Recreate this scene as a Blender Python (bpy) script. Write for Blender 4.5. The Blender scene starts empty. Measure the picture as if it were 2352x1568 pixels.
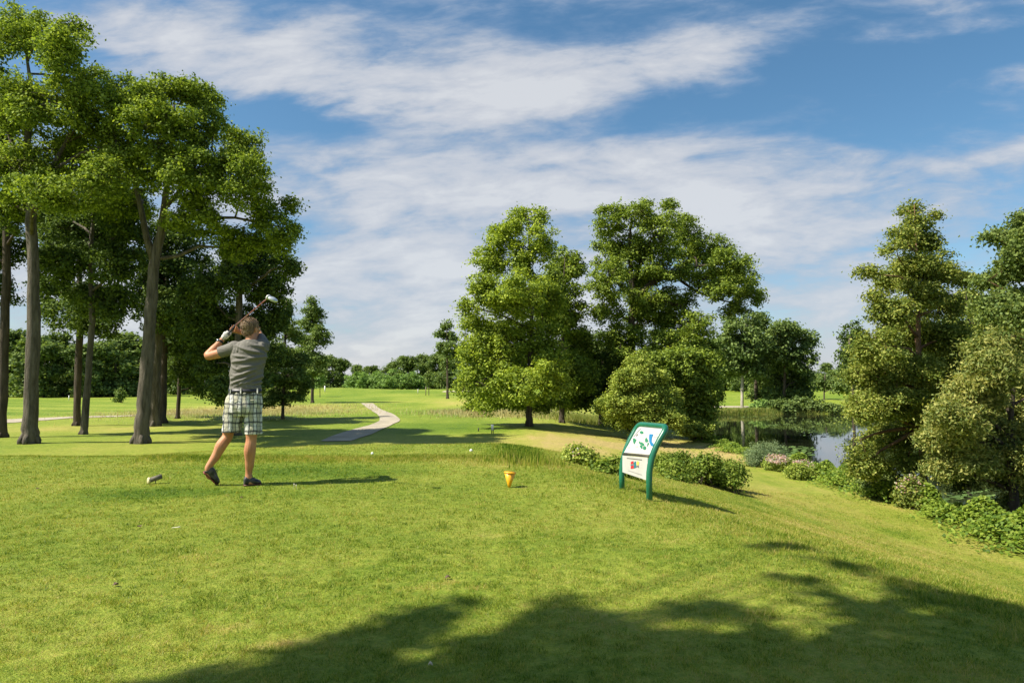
import bpy, math, random
import numpy as np
from mathutils import Vector
random.seed(7)
SC = bpy.context.scene
COL = SC.collection
PI = math.pi

# ------------------------------------------------------------------ camera
CAMZ = 1.07
F = 1568.0
TH = math.atan(94/1568)
cam_d = bpy.data.cameras.new('camera')
cam_d.lens = 24; cam_d.sensor_width = 36; cam_d.clip_end = 3000; cam_d.clip_start = 0.05
cam = bpy.data.objects.new('camera', cam_d); COL.objects.link(cam)
cam.location = (0, 0, CAMZ); cam.rotation_euler = (PI/2+TH, 0, 0)
SC.camera = cam

def ray(px, py):
    a = (px-1176)/F; b = (784-py)/F
    return np.array([a, math.cos(TH)-b*math.sin(TH), math.sin(TH)+b*math.cos(TH)])
def P(px, py, d):
    r = ray(px, py); r = r*(d/r[1])
    return np.array([r[0], r[1], r[2]+CAMZ])

# ------------------------------------------------------------------ terrain height
def sm(t):
    t = np.clip(t, 0, 1); return t*t*(3-2*t)
def wob(x, y, s=1.0, seed=0.0):
    x = x*s+seed*3.1; y = y*s-seed*1.7
    return (np.sin(x*1.7+1.3*np.sin(y*.9+seed))+np.sin(y*2.1+1.1*np.sin(x*1.3))+np.sin((x+y)*1.1+2*np.sin((x-y)*.7+seed)))/3
def xcrest(y):
    return np.interp(y, [-10, 2, 3.1, 4.6, 6, 8, 9.2, 10, 12, 14], [4.5, 2.7, 2.3, 1.75, 1.2, .55, .3, .02, -.28, -.4])
def xpond(y):
    return np.interp(y, [-20, 10, 20, 30, 40, 50, 58, 62], [8.8, 8.7, 8.6, 9.0, 10.5, 13, 17, 26])
def H(x, y):
    x = np.asarray(x, float); y = np.asarray(y, float)
    low = -.75-.68*sm((x-.5)/7.0)+.06*wob(x, y, .18)
    far = sm((y-70)/60)
    low = low*(1-far)+far*(-.75+.35*wob(x, y, .05, 2.)*sm((y-90)/50))
    low = low+1.0*np.exp(-((x+32)/16)**2-((y-112)/14)**2)+.7*np.exp(-((x-1)/14)**2-((y-125)/12)**2)
    s = x-xcrest(y)
    f = y-np.interp(x, [-60, -6, -3.5, 0, 1], [10.6, 10.8, 12.3, 12.9, 12.9])
    dist = np.sqrt(np.maximum(f, 0)**2+np.maximum(s, 0)**2)
    D = np.interp(dist, [0, .4, 1, 2, 3, 4.5, 6], [0, .055, .20, .46, .68, .90, 1])
    D2 = np.interp(dist, [0, .25, .7, 1.5, 2.5], [0, .06, .35, .8, 1])
    k = sm((f-.2)/1.0)*(1-sm((s+.6)/.9))
    D = D*(1-k)+D2*k
    z = low*D
    ridge = np.exp(-((y-9.7)/.35)**2)*sm((x+9)/3)*(1-sm((x-.3)/.5))
    z = z+.012*ridge*(1+.5*wob(x, y, 2.))-.07*sm((y-9.8)/1.2)*(1-D)
    z = z+.02*wob(x, y, .8)+.007*wob(x, y, 3.3, 1.)
    # pond
    yfar = np.interp(x, [14, 20, 30, 45, 70], [57, 60, 61, 62, 63])
    pd = np.minimum(np.minimum(x-xpond(y), (yfar-y)*.8), np.minimum(y+18, 75-x))
    pd = pd+.25*wob(x, y, .6, 4.)
    z = z+(-2.7-z)*sm((pd+.5)/1.5)
    return z
def hit(px, py):
    r = ray(px, py); t = 1.0; prev = t
    o = np.array([0, 0, CAMZ])
    while t < 900:
        p = o+r*t
        if p[2] < float(H(p[0], p[1])):
            a, b = prev, t
            for _ in range(24):
                m = (a+b)/2; p = o+r*m
                if p[2] < float(H(p[0], p[1])): b = m
                else: a = m
            return p
        prev = t; t *= 1.01
    return o+r*900

# ------------------------------------------------------------------ object helpers
def tag(o, label=None, cat=None, group=None, kind=None):
    if label: o['label'] = label
    if cat: o['category'] = cat
    if group: o['group'] = group
    if kind: o['kind'] = kind
    return o
def empty(name, loc, label, cat, group=None):
    o = bpy.data.objects.new(name, None); COL.objects.link(o)
    o.location = tuple(float(v) for v in loc); o.empty_display_size = .1
    return tag(o, label, cat, group)
def mkmesh(name, V, Fq, mat, parent=None, origin=None, smooth=False, attrs=None):
    """V (n,3); Fq (m,k) or list of lists"""
    V = np.asarray(V, float)
    if origin is None and parent is not None:
        p = parent; origin = np.zeros(3)
        while p is not None:
            origin = origin+np.array(p.location); p = p.parent
    if origin is not None: V = V-np.asarray(origin, float)
    me = bpy.data.meshes.new(name)
    if isinstance(Fq, np.ndarray):
        m, k = Fq.shape
        me.vertices.add(len(V)); me.vertices.foreach_set('co', V.astype(np.float32).ravel())
        me.loops.add(m*k); me.loops.foreach_set('vertex_index', Fq.astype(np.int32).ravel())
        me.polygons.add(m); me.polygons.foreach_set('loop_start', np.arange(0, m*k, k, dtype=np.int32))
        try: me.polygons.foreach_set('loop_total', np.full(m, k, dtype=np.int32))
        except Exception: pass
        me.update(calc_edges=True)
    else:
        me.from_pydata([tuple(v) for v in V], [], [tuple(f) for f in Fq]); me.update()
    if smooth:
        me.polygons.foreach_set('use_smooth', np.ones(len(me.polygons), dtype=bool))
    if attrs:
        for an, av in attrs.items():
            a = me.attributes.new(an, 'FLOAT', 'POINT'); a.data.foreach_set('value', np.asarray(av, np.float32))
    me.materials.append(mat)
    o = bpy.data.objects.new(name, me); COL.objects.link(o)
    if parent is not None: o.parent = parent
    elif origin is not None: o.location = tuple(float(v) for v in origin)
    return o
class MB:
    def __init__(s): s.V = []; s.F = []; s.n = 0
    def add(s, V, Fs):
        for f in Fs: s.F.append([i+s.n for i in f])
        s.V.extend([tuple(map(float, v)) for v in V]); s.n += len(V)
    def tube(s, pts, rad, n=8, cap=True, ell=None):
        pts = [np.asarray(p, float) for p in pts]
        up = None; V = []
        for i, p in enumerate(pts):
            t = pts[min(i+1, len(pts)-1)]-pts[max(i-1, 0)]; t = t/(np.linalg.norm(t)+1e-9)
            if up is None:
                up = np.array([0, 1., 0]) if abs(t[1]) < .9 else np.array([1., 0, 0])
            a = up-t*np.dot(up, t); a /= np.linalg.norm(a)+1e-9; b = np.cross(t, a); up = a
            r = rad[i] if hasattr(rad, '__len__') else rad
            for k in range(n):
                an = 2*PI*k/n
                V.append(p+(a*math.cos(an)+b*math.sin(an))*r)
        Fs = []
        for i in range(len(pts)-1):
            for k in range(n):
                Fs.append([i*n+k, i*n+(k+1) % n, (i+1)*n+(k+1) % n, (i+1)*n+k])
        if cap:
            Fs.append(list(range(n))[::-1]); Fs.append([(len(pts)-1)*n+k for k in range(n)])
        s.add(V, Fs)
    def loft(s, rings, n=20, p=2.0, cap=True):
        """rings: (center, axisA vec (half), axisB vec (half))"""
        V = []
        for c, A, B in rings:
            c, A, B = [np.asarray(q, float) for q in (c, A, B)]
            for k in range(n):
                an = 2*PI*k/n; ca, sa = math.cos(an), math.sin(an)
                V.append(c+A*math.copysign(abs(ca)**(2/p), ca)+B*math.copysign(abs(sa)**(2/p), sa))
        Fs = []
        for i in range(len(rings)-1):
            for k in range(n):
                Fs.append([i*n+k, i*n+(k+1) % n, (i+1)*n+(k+1) % n, (i+1)*n+k])
        if cap:
            Fs.append(list(range(n))[::-1]); Fs.append([(len(rings)-1)*n+k for k in range(n)])
        s.add(V, Fs)
    def ball(s, c, r, X=(1, 0, 0), Y=(0, 1, 0), Z=(0, 0, 1), nu=16, nv=10):
        c = np.asarray(c, float); r = r if hasattr(r, '__len__') else (r, r, r)
        X, Y, Z = [np.asarray(q, float)*w for q, w in zip((X, Y, Z), r)]
        V = [c+Z]
        for j in range(1, nv):
            ph = PI*j/nv
            for i in range(nu):
                th = 2*PI*i/nu
                V.append(c+X*math.sin(ph)*math.cos(th)+Y*math.sin(ph)*math.sin(th)+Z*math.cos(ph))
        V.append(c-Z)
        Fs = []
        for i in range(nu): Fs.append([0, 1+i, 1+(i+1) % nu])
        for j in range(nv-2):
            for i in range(nu):
                a = 1+j*nu+i; b = 1+j*nu+(i+1) % nu
                Fs.append([a, a+nu, b+nu, b])
        L = len(V)-1; q = 1+(nv-2)*nu
        for i in range(nu): Fs.append([L, q+(i+1) % nu, q+i])
        s.add(V, Fs)
    def box(s, c, X, Y, Z):
        c, X, Y, Z = [np.asarray(q, float) for q in (c, X, Y, Z)]
        V = [c+i*X+j*Y+k*Z for i in (-1, 1) for j in (-1, 1) for k in (-1, 1)]
        s.add(V, [[0, 1, 3, 2], [4, 6, 7, 5], [0, 4, 5, 1], [2, 3, 7, 6], [0, 2, 6, 4], [1, 5, 7, 3]])
    def build(s, name, mat, parent=None, origin=None, smooth=True):
        return mkmesh(name, s.V, s.F, mat, parent, origin, smooth)
def remesh(o, vox, smooth_it=6, fac=.5):
    """fuse a mesh into one continuous skin"""
    m = o.modifiers.new('r', 'REMESH'); m.mode = 'VOXEL'; m.voxel_size = vox; m.use_smooth_shade = True
    s = o.modifiers.new('s', 'SMOOTH'); s.iterations = smooth_it; s.factor = fac
    dg = bpy.context.evaluated_depsgraph_get(); dg.update()
    me = bpy.data.meshes.new_from_object(o.evaluated_get(dg))
    mats = [x for x in o.data.materials]
    o.modifiers.clear(); o.data = me
    me.materials.clear()
    for x in mats: me.materials.append(x)
    me.polygons.foreach_set('use_smooth', np.ones(len(me.polygons), dtype=bool))
    return o
def getV(o):
    a = np.empty(len(o.data.vertices)*3, np.float32); o.data.vertices.foreach_get('co', a); return a.reshape(-1, 3).astype(float)
def setV(o, V):
    o.data.vertices.foreach_set('co', V.astype(np.float32).ravel()); o.data.update()

# ------------------------------------------------------------------ materials
def newmat(name):
    m = bpy.data.materials.new(name); m.use_nodes = True; nt = m.node_tree
    for n in list(nt.nodes): nt.nodes.remove(n)
    out = nt.nodes.new('ShaderNodeOutputMaterial')
    return m, nt, out
def N(nt, t, **kw):
    n = nt.nodes.new(t)
    for k, v in kw.items():
        if k.startswith('i_'): n.inputs[k[2:].replace('_', ' ')].default_value = v
        elif k.startswith('n_'): n.inputs[int(k[2:])].default_value = v
        else: setattr(n, k, v)
    return n
def ramp(nt, src, stops):
    r = nt.nodes.new('ShaderNodeValToRGB'); e = r.color_ramp.elements
    while len(e) > 1: e.remove(e[-1])
    e[0].position = stops[0][0]; e[0].color = (*stops[0][1], 1)
    for p, c in stops[1:]:
        q = e.new(p); q.color = (*c, 1)
    nt.links.new(src, r.inputs[0]); return r.outputs[0]
def math_(nt, op, a, b=None, c=None):
    n = nt.nodes.new('ShaderNodeMath'); n.operation = op
    for i, v in enumerate((a, b, c)):
        if v is None: continue
        if isinstance(v, (int, float)): n.inputs[i].default_value = v
        else: nt.links.new(v, n.inputs[i])
    return n.outputs[0]
def mixc(nt, f, a, b, bt='MIX'):
    n = nt.nodes.new('ShaderNodeMix'); n.data_type = 'RGBA'; n.blend_type = bt
    for i, v in ((0, f), (6, a), (7, b)):
        if isinstance(v, (int, float)): n.inputs[i].default_value = v
        elif isinstance(v, tuple): n.inputs[i].default_value = (*v, 1)
        else: nt.links.new(v, n.inputs[i])
    return n.outputs[2]
def noise(nt, scale, detail=4, vec=None, rough=.55, stretch=None, coord='Object', dist=0):
    if vec is None:
        vec = N(nt, 'ShaderNodeTexCoord').outputs[coord]
    if stretch:
        mp = nt.nodes.new('ShaderNodeMapping'); mp.inputs['Scale'].default_value = stretch
        nt.links.new(vec, mp.inputs['Vector']); vec = mp.outputs[0]
    n = nt.nodes.new('ShaderNodeTexNoise'); n.inputs['Scale'].default_value = scale
    n.inputs['Detail'].default_value = detail; n.inputs['Roughness'].default_value = rough; n.inputs['Distortion'].default_value = dist
    nt.links.new(vec, n.inputs['Vector']); return n.outputs['Fac']
def bump(nt, h, strength, dist=.01):
    b = nt.nodes.new('ShaderNodeBump'); b.inputs['Strength'].default_value = strength; b.inputs['Distance'].default_value = dist
    nt.links.new(h, b.inputs['Height']); return b.outputs[0]
def princ(name, col, rough=.6, metal=0, spec=.5, colsrc=None, bumpsrc=None, coat=0, sub=0):
    m, nt, out = newmat(name)
    p = nt.nodes.new('ShaderNodeBsdfPrincipled')
    p.inputs['Base Color'].default_value = (*col, 1); p.inputs['Roughness'].default_value = rough
    p.inputs['Metallic'].default_value = metal; p.inputs['Specular IOR Level'].default_value = spec
    p.inputs['Coat Weight'].default_value = coat
    p.inputs['Subsurface Weight'].default_value = sub
    if sub: p.inputs['Subsurface Radius'].default_value = (.012, .004, .002); p.inputs['Subsurface Scale'].default_value = 1
    if colsrc: nt.links.new(colsrc(nt), p.inputs['Base Color'])
    if bumpsrc: nt.links.new(bumpsrc(nt), p.inputs['Normal'])
    nt.links.new(p.outputs[0], out.inputs[0]); return m
def leafmat(name, a, b, c, trans=.4, gloss=.035, patch=1.2, tcol=None):
    """a dark, b mid, c light leaf colours; random per leaf, patchy per bough"""
    m, nt, out = newmat(name)
    geo = N(nt, 'ShaderNodeNewGeometry')
    K_ = 1.75
    a, b, c = [tuple(min(.6, q*K_) for q in w) for w in (a, b, c)]
    nz = noise(nt, patch, 2, coord='Object')
    f = math_(nt, 'ADD', math_(nt, 'MULTIPLY', geo.outputs['Random Per Island'], .7), math_(nt, 'MULTIPLY', nz, .6))
    col = ramp(nt, f, [(.25, a), (.6, b), (.95, c)])
    d = N(nt, 'ShaderNodeBsdfDiffuse'); nt.links.new(col, d.inputs[0])
    t = N(nt, 'ShaderNodeBsdfTranslucent')
    tc = mixc(nt, 1.0, col, tcol or (1.2, 1.2, .62), 'MULTIPLY'); nt.links.new(tc, t.inputs[0])
    g = N(nt, 'ShaderNodeBsdfGlossy'); g.inputs['Roughness'].default_value = .6; nt.links.new(mixc(nt, .5, col, (.8, .9, .7)), g.inputs[0])
    m1 = N(nt, 'ShaderNodeMixShader'); m1.inputs[0].default_value = trans
    nt.links.new(d.outputs[0], m1.inputs[1]); nt.links.new(t.outputs[0], m1.inputs[2])
    m2 = N(nt, 'ShaderNodeMixShader'); m2.inputs[0].default_value = gloss
    nt.links.new(m1.outputs[0], m2.inputs[1]); nt.links.new(g.outputs[0], m2.inputs[2])
    nt.links.new(m2.outputs[0], out.inputs[0]); return m
LEAF = {
 'oak': leafmat('oak leaves', (.038, .062, .010), (.09, .13, .016), (.19, .235, .035), .40),
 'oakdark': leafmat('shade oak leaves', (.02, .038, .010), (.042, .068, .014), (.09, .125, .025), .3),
 'maple': leafmat('maple leaves', (.05, .08, .010), (.12, .165, .018), (.24, .285, .035), .42),
 'alder': leafmat('alder leaves', (.04, .062, .012), (.095, .125, .02), (.20, .21, .045), .4),
 'gold': leafmat('willow leaves', (.055, .08, .018), (.115, .14, .035), (.25, .24, .07), .4),
 'birch': leafmat('birch leaves', (.03, .052, .012), (.065, .095, .022), (.12, .15, .035), .35),
 'larch': leafmat('larch needles', (.035, .06, .014), (.07, .105, .024), (.13, .17, .045), .3),
 'far': leafmat('distant leaves', (.035, .060, .018), (.07, .105, .028), (.13, .17, .045), .35, patch=.25),
 'farlight': leafmat('distant light leaves', (.06, .105, .03), (.10, .165, .04), (.15, .22, .055), .35, patch=.25),
 'shrub': leafmat('shrub leaves', (.055, .085, .014), (.13, .17, .026), (.25, .28, .055), .4),
 'nettle': leafmat('ground cover leaves', (.03, .06, .006), (.075, .12, .012), (.15, .19, .025), .4, patch=2.5),
 'bramble': leafmat('bramble leaves', (.03, .06, .007), (.08, .12, .014), (.155, .19, .03), .4, patch=2.5),
 'greybush': leafmat('grey green leaves', (.05, .08, .04), (.10, .14, .07), (.17, .21, .10), .35),
 'pink': leafmat('pink blossom', (.32, .14, .13), (.42, .24, .21), (.55, .38, .32), .35, tcol=(1, .9, .9)),
 'pad': leafmat('lily pad', (.03, .055, .015), (.05, .085, .022), (.08, .12, .035), .1, .06),
}
def bark(name, a, b, scale=9):
    return princ(name, a, .9, spec=.2,
        colsrc=lambda nt: ramp(nt, noise(nt, scale, 6, stretch=(1, 1, .18), rough=.7), [(.3, a), (.65, b)]),
        bumpsrc=lambda nt: bump(nt, noise(nt, scale*1.3, 6, stretch=(1, 1, .14), rough=.75), 1.0, .10))
BARK = {'grey': bark('grey bark', (.045, .038, .028), (.19, .165, .128)),
        'dark': bark('dark bark', (.035, .028, .02), (.12, .095, .07)),
        'red': bark('reddish bark', (.10, .055, .03), (.26, .16, .09)),
        'white': bark('pale bark', (.22, .19, .15), (.5, .45, .38))}

# ------------------------------------------------------------------ foliage
def leaves_mesh(C, Nn, ln, wd, rng):
    n = len(C)
    r = rng.normal(size=(n, 3)); T = r-Nn*np.sum(r*Nn, 1, keepdims=True); T /= np.linalg.norm(T, axis=1, keepdims=True)+1e-9
    B = np.cross(Nn, T)
    ln = ln*rng.uniform(.65, 1.3, (n, 1)); wd = wd*rng.uniform(.7, 1.25, (n, 1))
    V = np.empty((n, 4, 3))
    V[:, 0] = C-T*ln*.5; V[:, 1] = C+B*wd*.5-T*ln*.05+Nn*wd*.15; V[:, 2] = C+T*ln*.5; V[:, 3] = C-B*wd*.5-T*ln*.05+Nn*wd*.15
    return V.reshape(-1, 3), np.arange(n*4).reshape(n, 4)
def crown_points(lobes, n_leaves, per, rc, rng, flat=.55, shell=.5, gap=.0, up=.7):
    """lobes: array (k,6) centre, radii. Returns leaf centres, normals, clump centres"""
    L = np.array(lobes, float); C = L[:, :3]; R = L[:, 3:]
    area = (R[:, 0]*R[:, 2]+R[:, 0]*R[:, 1]+R[:, 1]*R[:, 2]); area /= area.sum()
    ncl = max(6, int(n_leaves/per*1.6))
    idx = rng.choice(len(L), ncl, p=area)
    d = rng.normal(size=(ncl, 3)); d /= np.linalg.norm(d, axis=1, keepdims=True)
    u = shell+(1-shell)*rng.uniform(0, 1, (ncl, 1))**.6
    u *= rng.uniform(.88, 1.12, (ncl, 1))
    cc = C[idx]+d*R[idx]*u
    keep = np.ones(ncl, bool)
    for k in range(len(L)):
        q = np.linalg.norm((cc-C[k])/R[k], axis=1)
        keep &= ~((q < .30) & (idx != k))
    # gaps
    g = (np.sin(cc[:, 0]*2.3+1.7*np.sin(cc[:, 2]*1.9))+np.sin(cc[:, 2]*2.9+1.3*np.sin(cc[:, 1]*2.1))+np.sin(cc[:, 1]*2.5+cc[:, 0]))/3
    keep &= g > -1+gap
    g2 = (np.sin(cc[:, 0]*5.3+1.7*np.sin(cc[:, 2]*4.1))+np.sin(cc[:, 2]*6.1+1.3*np.sin(cc[:, 1]*4.7)))/2
    keep &= g2 > -1+gap*1.3
    cc = cc[keep]; dd = d[keep]; ncl = len(cc)
    per2 = max(3, int(n_leaves/max(1, ncl)))
    sz = rng.uniform(.6, 1.35, (ncl, 1, 1))
    off = rng.normal(size=(ncl, per2, 3))*.55*rc*sz; off[:, :, 2] *= flat
    # arch the clumps: outer leaves hang lower
    off[:, :, 2] -= .25*np.linalg.norm(off[:, :, :2], axis=2)
    pts = (cc[:, None, :]+off)
    nn = .45*dd[:, None, :]+np.array([0, 0, up])+rng.normal(size=pts.shape)*.55+off/(rc*3)
    nn /= np.linalg.norm(nn, axis=2, keepdims=True)
    return pts.reshape(-1, 3), nn.reshape(-1, 3), cc
def sublobes(L, rng, m=9):
    S = []
    for l in L:
        c, R = np.array(l[:3]), np.array(l[3:])
        for k in range(m):
            # spiral over the lobe for an even but irregular spread of boughs
            zz = 1-2*(k+.5)/m; an = k*2.4+rng.uniform(0, .9)+l[0]; rr = math.sqrt(max(0, 1-zz*zz))
            d = np.array([rr*math.cos(an), rr*math.sin(an), zz])
            q = rng.uniform(.5, 1.02); f = rng.uniform(.15, .32)
            a1, b1 = rng.uniform(.9, 1.4), rng.uniform(.65, 1.0)
            S.append(list(c+d*R*q)+[R[0]*f*a1, R[1]*f*a1, R[2]*f*b1])
        S.append(list(c)+list(R*.4))
    return S
def px_lobes(lobes, d, rng, spread, squash=1.0):
    out = []
    for l in lobes:
        px, py, rx, ry = l[:4]
        off = l[4] if len(l) > 4 else rng.uniform(-1, 1)*spread
        dd = d+off; c = P(px, py, dd)
        a = rx/F*dd; b = ry/F*dd
        out.append([c[0], c[1], c[2], a, (a*.6+b*.4)*squash, b])
    return out
def tree(name, label, cat, d, trunk, lobes, leaf, barkk, n, seed, per=17, rc=None, lsize=.1, spread=None, group=None,
         limbs=(), flat=.6, gap=.25, narrow=.62, twigs=40, base=None, up=.7, flare=1.12, shell=.35, nsub=24, parts=('trunk', 'crown')):
    rng = np.random.default_rng(seed)
    L = px_lobes(lobes, d, rng, spread if spread is not None else .0)
    if base is None:
        b = P(trunk[0][0], trunk[0][1], d); base = np.array([b[0], d, float(H(b[0], d))])
    root = empty(name, base, label, cat, group)
    mb = MB()
    pts = []; rad = []
    for i, t in enumerate(trunk):
        p = P(t[0], t[1], d); pts.append(p); rad.append(t[2]/F*d/2*.8)
    pts[0] = np.array([base[0], base[1], base[2]-.15])
    # flared foot
    p1 = pts[0]+(pts[1]-pts[0])*min(.5, .45/max(.5, np.linalg.norm(pts[1]-pts[0])))
    pts.insert(1, p1); rad.insert(1, rad[0]); rad[0] *= flare
    # resample with gentle wobble
    RP = []; RR = []
    for i in range(len(pts)-1):
        k = 4
        for j in range(k):
            t = j/k; q = pts[i]*(1-t)+pts[i+1]*t
            RP.append(q+rng.normal(size=3)*np.array([1, 1, 0])*rad[i]*(.07 if i else .0)); RR.append((rad[i]*(1-t)+rad[i+1]*t)*rng.uniform(.96, 1.05))
    RP.append(pts[-1]); RR.append(rad[-1])
    mb.tube(RP, RR, 12)
    # root buttresses
    for k in range(5):
        an = k*1.256+rng.uniform(-.3, .3); r0 = rad[1]
        e = pts[0]+np.array([math.cos(an), math.sin(an), 0])*r0*1.35
        e[2] = float(H(e[0], e[1]))-.05
        mb.tube([pts[0]+np.array([math.cos(an)*r0*.5, math.sin(an)*r0*.5, .15+r0*1.6]), pts[0]+np.array([math.cos(an)*r0*1.15, math.sin(an)*r0*1.15, .15+r0*.3]), e], [r0*.35, r0*.36, r0*.12], 6)
    for lm in limbs:
        q = [P(t[0], t[1], d+(t[3] if len(t) > 3 else 0)) for t in lm]; mb.tube(q, [t[2]/F*d/2 for t in lm], 8)
    # branches to lobes
    tp = np.array(RP); tr = np.array(RR)
    nodes = [(p, r) for p, r in zip(RP, RR) if p[2] > base[2]+.25*(RP[-1][2]-base[2])] or [(RP[-1], RR[-1])]
    for lm in limbs:
        for t in lm: nodes.append((P(t[0], t[1], d+(t[3] if len(t) > 3 else 0)), t[2]/F*d/2))
    ends = []
    for l in L:
        c = np.array(l[:3])
        best = min(nodes, key=lambda q: np.linalg.norm(q[0]-c)+max(0, q[0][2]-c[2]+.25*np.linalg.norm((q[0]-c)[:2]))*2)
        a, r = best; ln = np.linalg.norm(c-a)
        r0 = min(r*.75, .018*ln+.02); m = (a+c)/2+np.array([rng.normal()*.08, rng.normal()*.08, .06])*ln
        mb.tube([a, (a+m)/2+rng.normal(size=3)*.02*ln, m, (m+c)/2+rng.normal(size=3)*.03*ln, c], [r0, r0*.85, r0*.7, r0*.5, r0*.35], 6)
        ends.append((c, l, r0*.4))
    rc = rc or .35
    S = sublobes(L, rng, nsub)
    C, Nn, cc = crown_points(S, n, per, rc*.62, rng, flat, shell=shell, gap=gap, up=up)
    ec = np.array([e[0] for e in ends])
    if twigs:
        sel = cc[rng.choice(len(cc), min(twigs*len(L), len(cc)), replace=False)]
        for p in sel:
            k = np.argmin(np.linalg.norm(ec-p, axis=1)); a = ec[k]
            ln = np.linalg.norm(p-a); m = (a+p)/2+np.array([rng.normal()*.1, rng.normal()*.1, .08+rng.normal()*.08])*ln
            r0 = max(.006, min(ends[k][2], .012*ln+.005))
            mb.tube([a, m, p], [r0, r0*.7, r0*.35], 4, cap=False)
    if parts[0]: mb.build(parts[0], BARK[barkk], root)
    Cz = C[:, 2] > H(C[:, 0], C[:, 1])+.03
    V, Fq = leaves_mesh(C[Cz], Nn[Cz], lsize, lsize*narrow, rng)
    mkmesh(parts[1], V, Fq, LEAF[leaf], root)
    return root

# ------------------------------------------------------------------ light and sky
SUN_EL = math.radians(49); SH = math.radians(18)       # shadow falls towards +X, a little towards +Y
sdir = np.array([-math.cos(SUN_EL)*math.cos(SH), -math.cos(SUN_EL)*math.sin(SH), math.sin(SUN_EL)])
sd = bpy.data.lights.new('sun', 'SUN'); sd.energy = 5.0; sd.angle = math.radians(.55); sd.color = (1, .93, .80)
sun = bpy.data.objects.new('sun', sd); COL.objects.link(sun)
sun.rotation_euler = Vector(tuple(sdir)).to_track_quat('Z', 'Y').to_euler(); sun.location = (-30, -5, 40)
W = bpy.data.worlds.new('World'); SC.world = W; W.use_nodes = True
nt = W.node_tree
for n_ in list(nt.nodes): nt.nodes.remove(n_)
wo = N(nt, 'ShaderNodeOutputWorld'); bg = N(nt, 'ShaderNodeBackground')
sky = N(nt, 'ShaderNodeTexSky'); sky.sky_type = 'NISHITA'; sky.sun_disc = False
sky.sun_elevation = SUN_EL; sky.sun_rotation = math.atan2(sdir[0], sdir[1]) % (2*PI)
sky.air_density = 1.0; sky.dust_density = .6; sky.ozone_density = 2.0
hs = N(nt, 'ShaderNodeHueSaturation'); hs.inputs['Hue'].default_value = .49; hs.inputs['Saturation'].default_value = 1.22; hs.inputs['Value'].default_value = .95
nt.links.new(sky.outputs[0], hs.inputs['Color'])
tc = N(nt, 'ShaderNodeTexCoord'); sp = N(nt, 'ShaderNodeSeparateXYZ'); nt.links.new(tc.outputs['Generated'], sp.inputs[0])
ay = math_(nt, 'MAXIMUM', math_(nt, 'ABSOLUTE', sp.outputs[1]), .2)
U = math_(nt, 'DIVIDE', sp.outputs[0], ay); Vv = math_(nt, 'DIVIDE', sp.outputs[2], ay)
cx = N(nt, 'ShaderNodeCombineXYZ')
# streaky coordinates
nt.links.new(math_(nt, 'ADD', math_(nt, 'MULTIPLY', U, 1.0), math_(nt, 'MULTIPLY', Vv, .55)), cx.inputs[0])
nt.links.new(math_(nt, 'ADD', math_(nt, 'MULTIPLY', Vv, 3.3), math_(nt, 'MULTIPLY', U, -.42)), cx.inputs[1])
def wn(scale, det, rough, dist, off):
    mp = N(nt, 'ShaderNodeMapping'); mp.inputs['Location'].default_value = off
    nt.links.new(cx.outputs[0], mp.inputs[0])
    return noise(nt, scale, det, vec=mp.outputs[0], rough=rough, dist=dist)
n1 = wn(2.2, 8, .55, .5, (3.1, 1.7, 0)); n2 = wn(6.0, 7, .6, .3, (7.3, 2.2, 4)); n3 = wn(1.1, 3, .5, .2, (.3, 9, 2))
Uw = math_(nt, 'ADD', U, math_(nt, 'MULTIPLY', math_(nt, 'SUBTRACT', n3, .5), .35))
Vw = math_(nt, 'ADD', Vv, math_(nt, 'MULTIPLY', math_(nt, 'SUBTRACT', n1, .5), .10))
def blob(px, py, a, b, rot, amp):
    u0 = (px-1176)/F; v0 = (878-py)/F; a /= F; b /= F; c, s_ = math.cos(math.radians(rot)), math.sin(math.radians(rot))
    du = math_(nt, 'SUBTRACT', Uw, u0); dv = math_(nt, 'SUBTRACT', Vw, v0)
    e = math_(nt, 'DIVIDE', math_(nt, 'ADD', math_(nt, 'MULTIPLY', du, c), math_(nt, 'MULTIPLY', dv, s_)), a)
    g = math_(nt, 'DIVIDE', math_(nt, 'SUBTRACT', math_(nt, 'MULTIPLY', dv, c), math_(nt, 'MULTIPLY', du, s_)), b)
    q = math_(nt, 'ADD', math_(nt, 'MULTIPLY', e, e), math_(nt, 'MULTIPLY', g, g))
    return math_(nt, 'MULTIPLY', math_(nt, 'EXPONENT', math_(nt, 'MULTIPLY', q, -1.0)), amp)
BL = [(820, 130, 480, 95, 2, .42), (400, 60, 330, 90, -5, .45), (1380, 130, 440, 75, 9, .40), (760, 195, 420, 45, 0, .42), (1750, 60, 330, 40, 8, .25),
      (950, 400, 620, 95, 3, .42), (1150, 455, 520, 50, 0, .35), (900, 600, 900, 150, 0, .42), (1500, 420, 600, 120, 3, .22), (1650, 520, 520, 90, 0, .28),
      (2330, 165, 130, 50, 25, .5), (2200, 50, 230, 26, 8, .3), (1950, 235, 420, 24, 10, .22), (2280, 330, 160, 20, 12, .3), (2100, 380, 350, 22, 8, .22), (1176, 850, 2600, 90, 0, .50), (900, 690, 1300, 140, 0, .22), (790, 800, 60, 13, 0, .5), (2000, 690, 500, 60, 0, .2), (1000, 745, 330, 25, -4, .25),
      (690, 262, 250, 34, 2, -.62), (1230, 30, 210, 50, 0, -.35), (1640, 240, 520, 60, 6, -.22), (2100, 150, 200, 120, 0, -.25), (820, 730, 200, 35, 0, -.25), (1760, 640, 350, 40, 0, -.12)]
tot = None
for b_ in BL:
    q = blob(*b_); tot = q if tot is None else math_(nt, 'ADD', tot, q)
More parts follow.
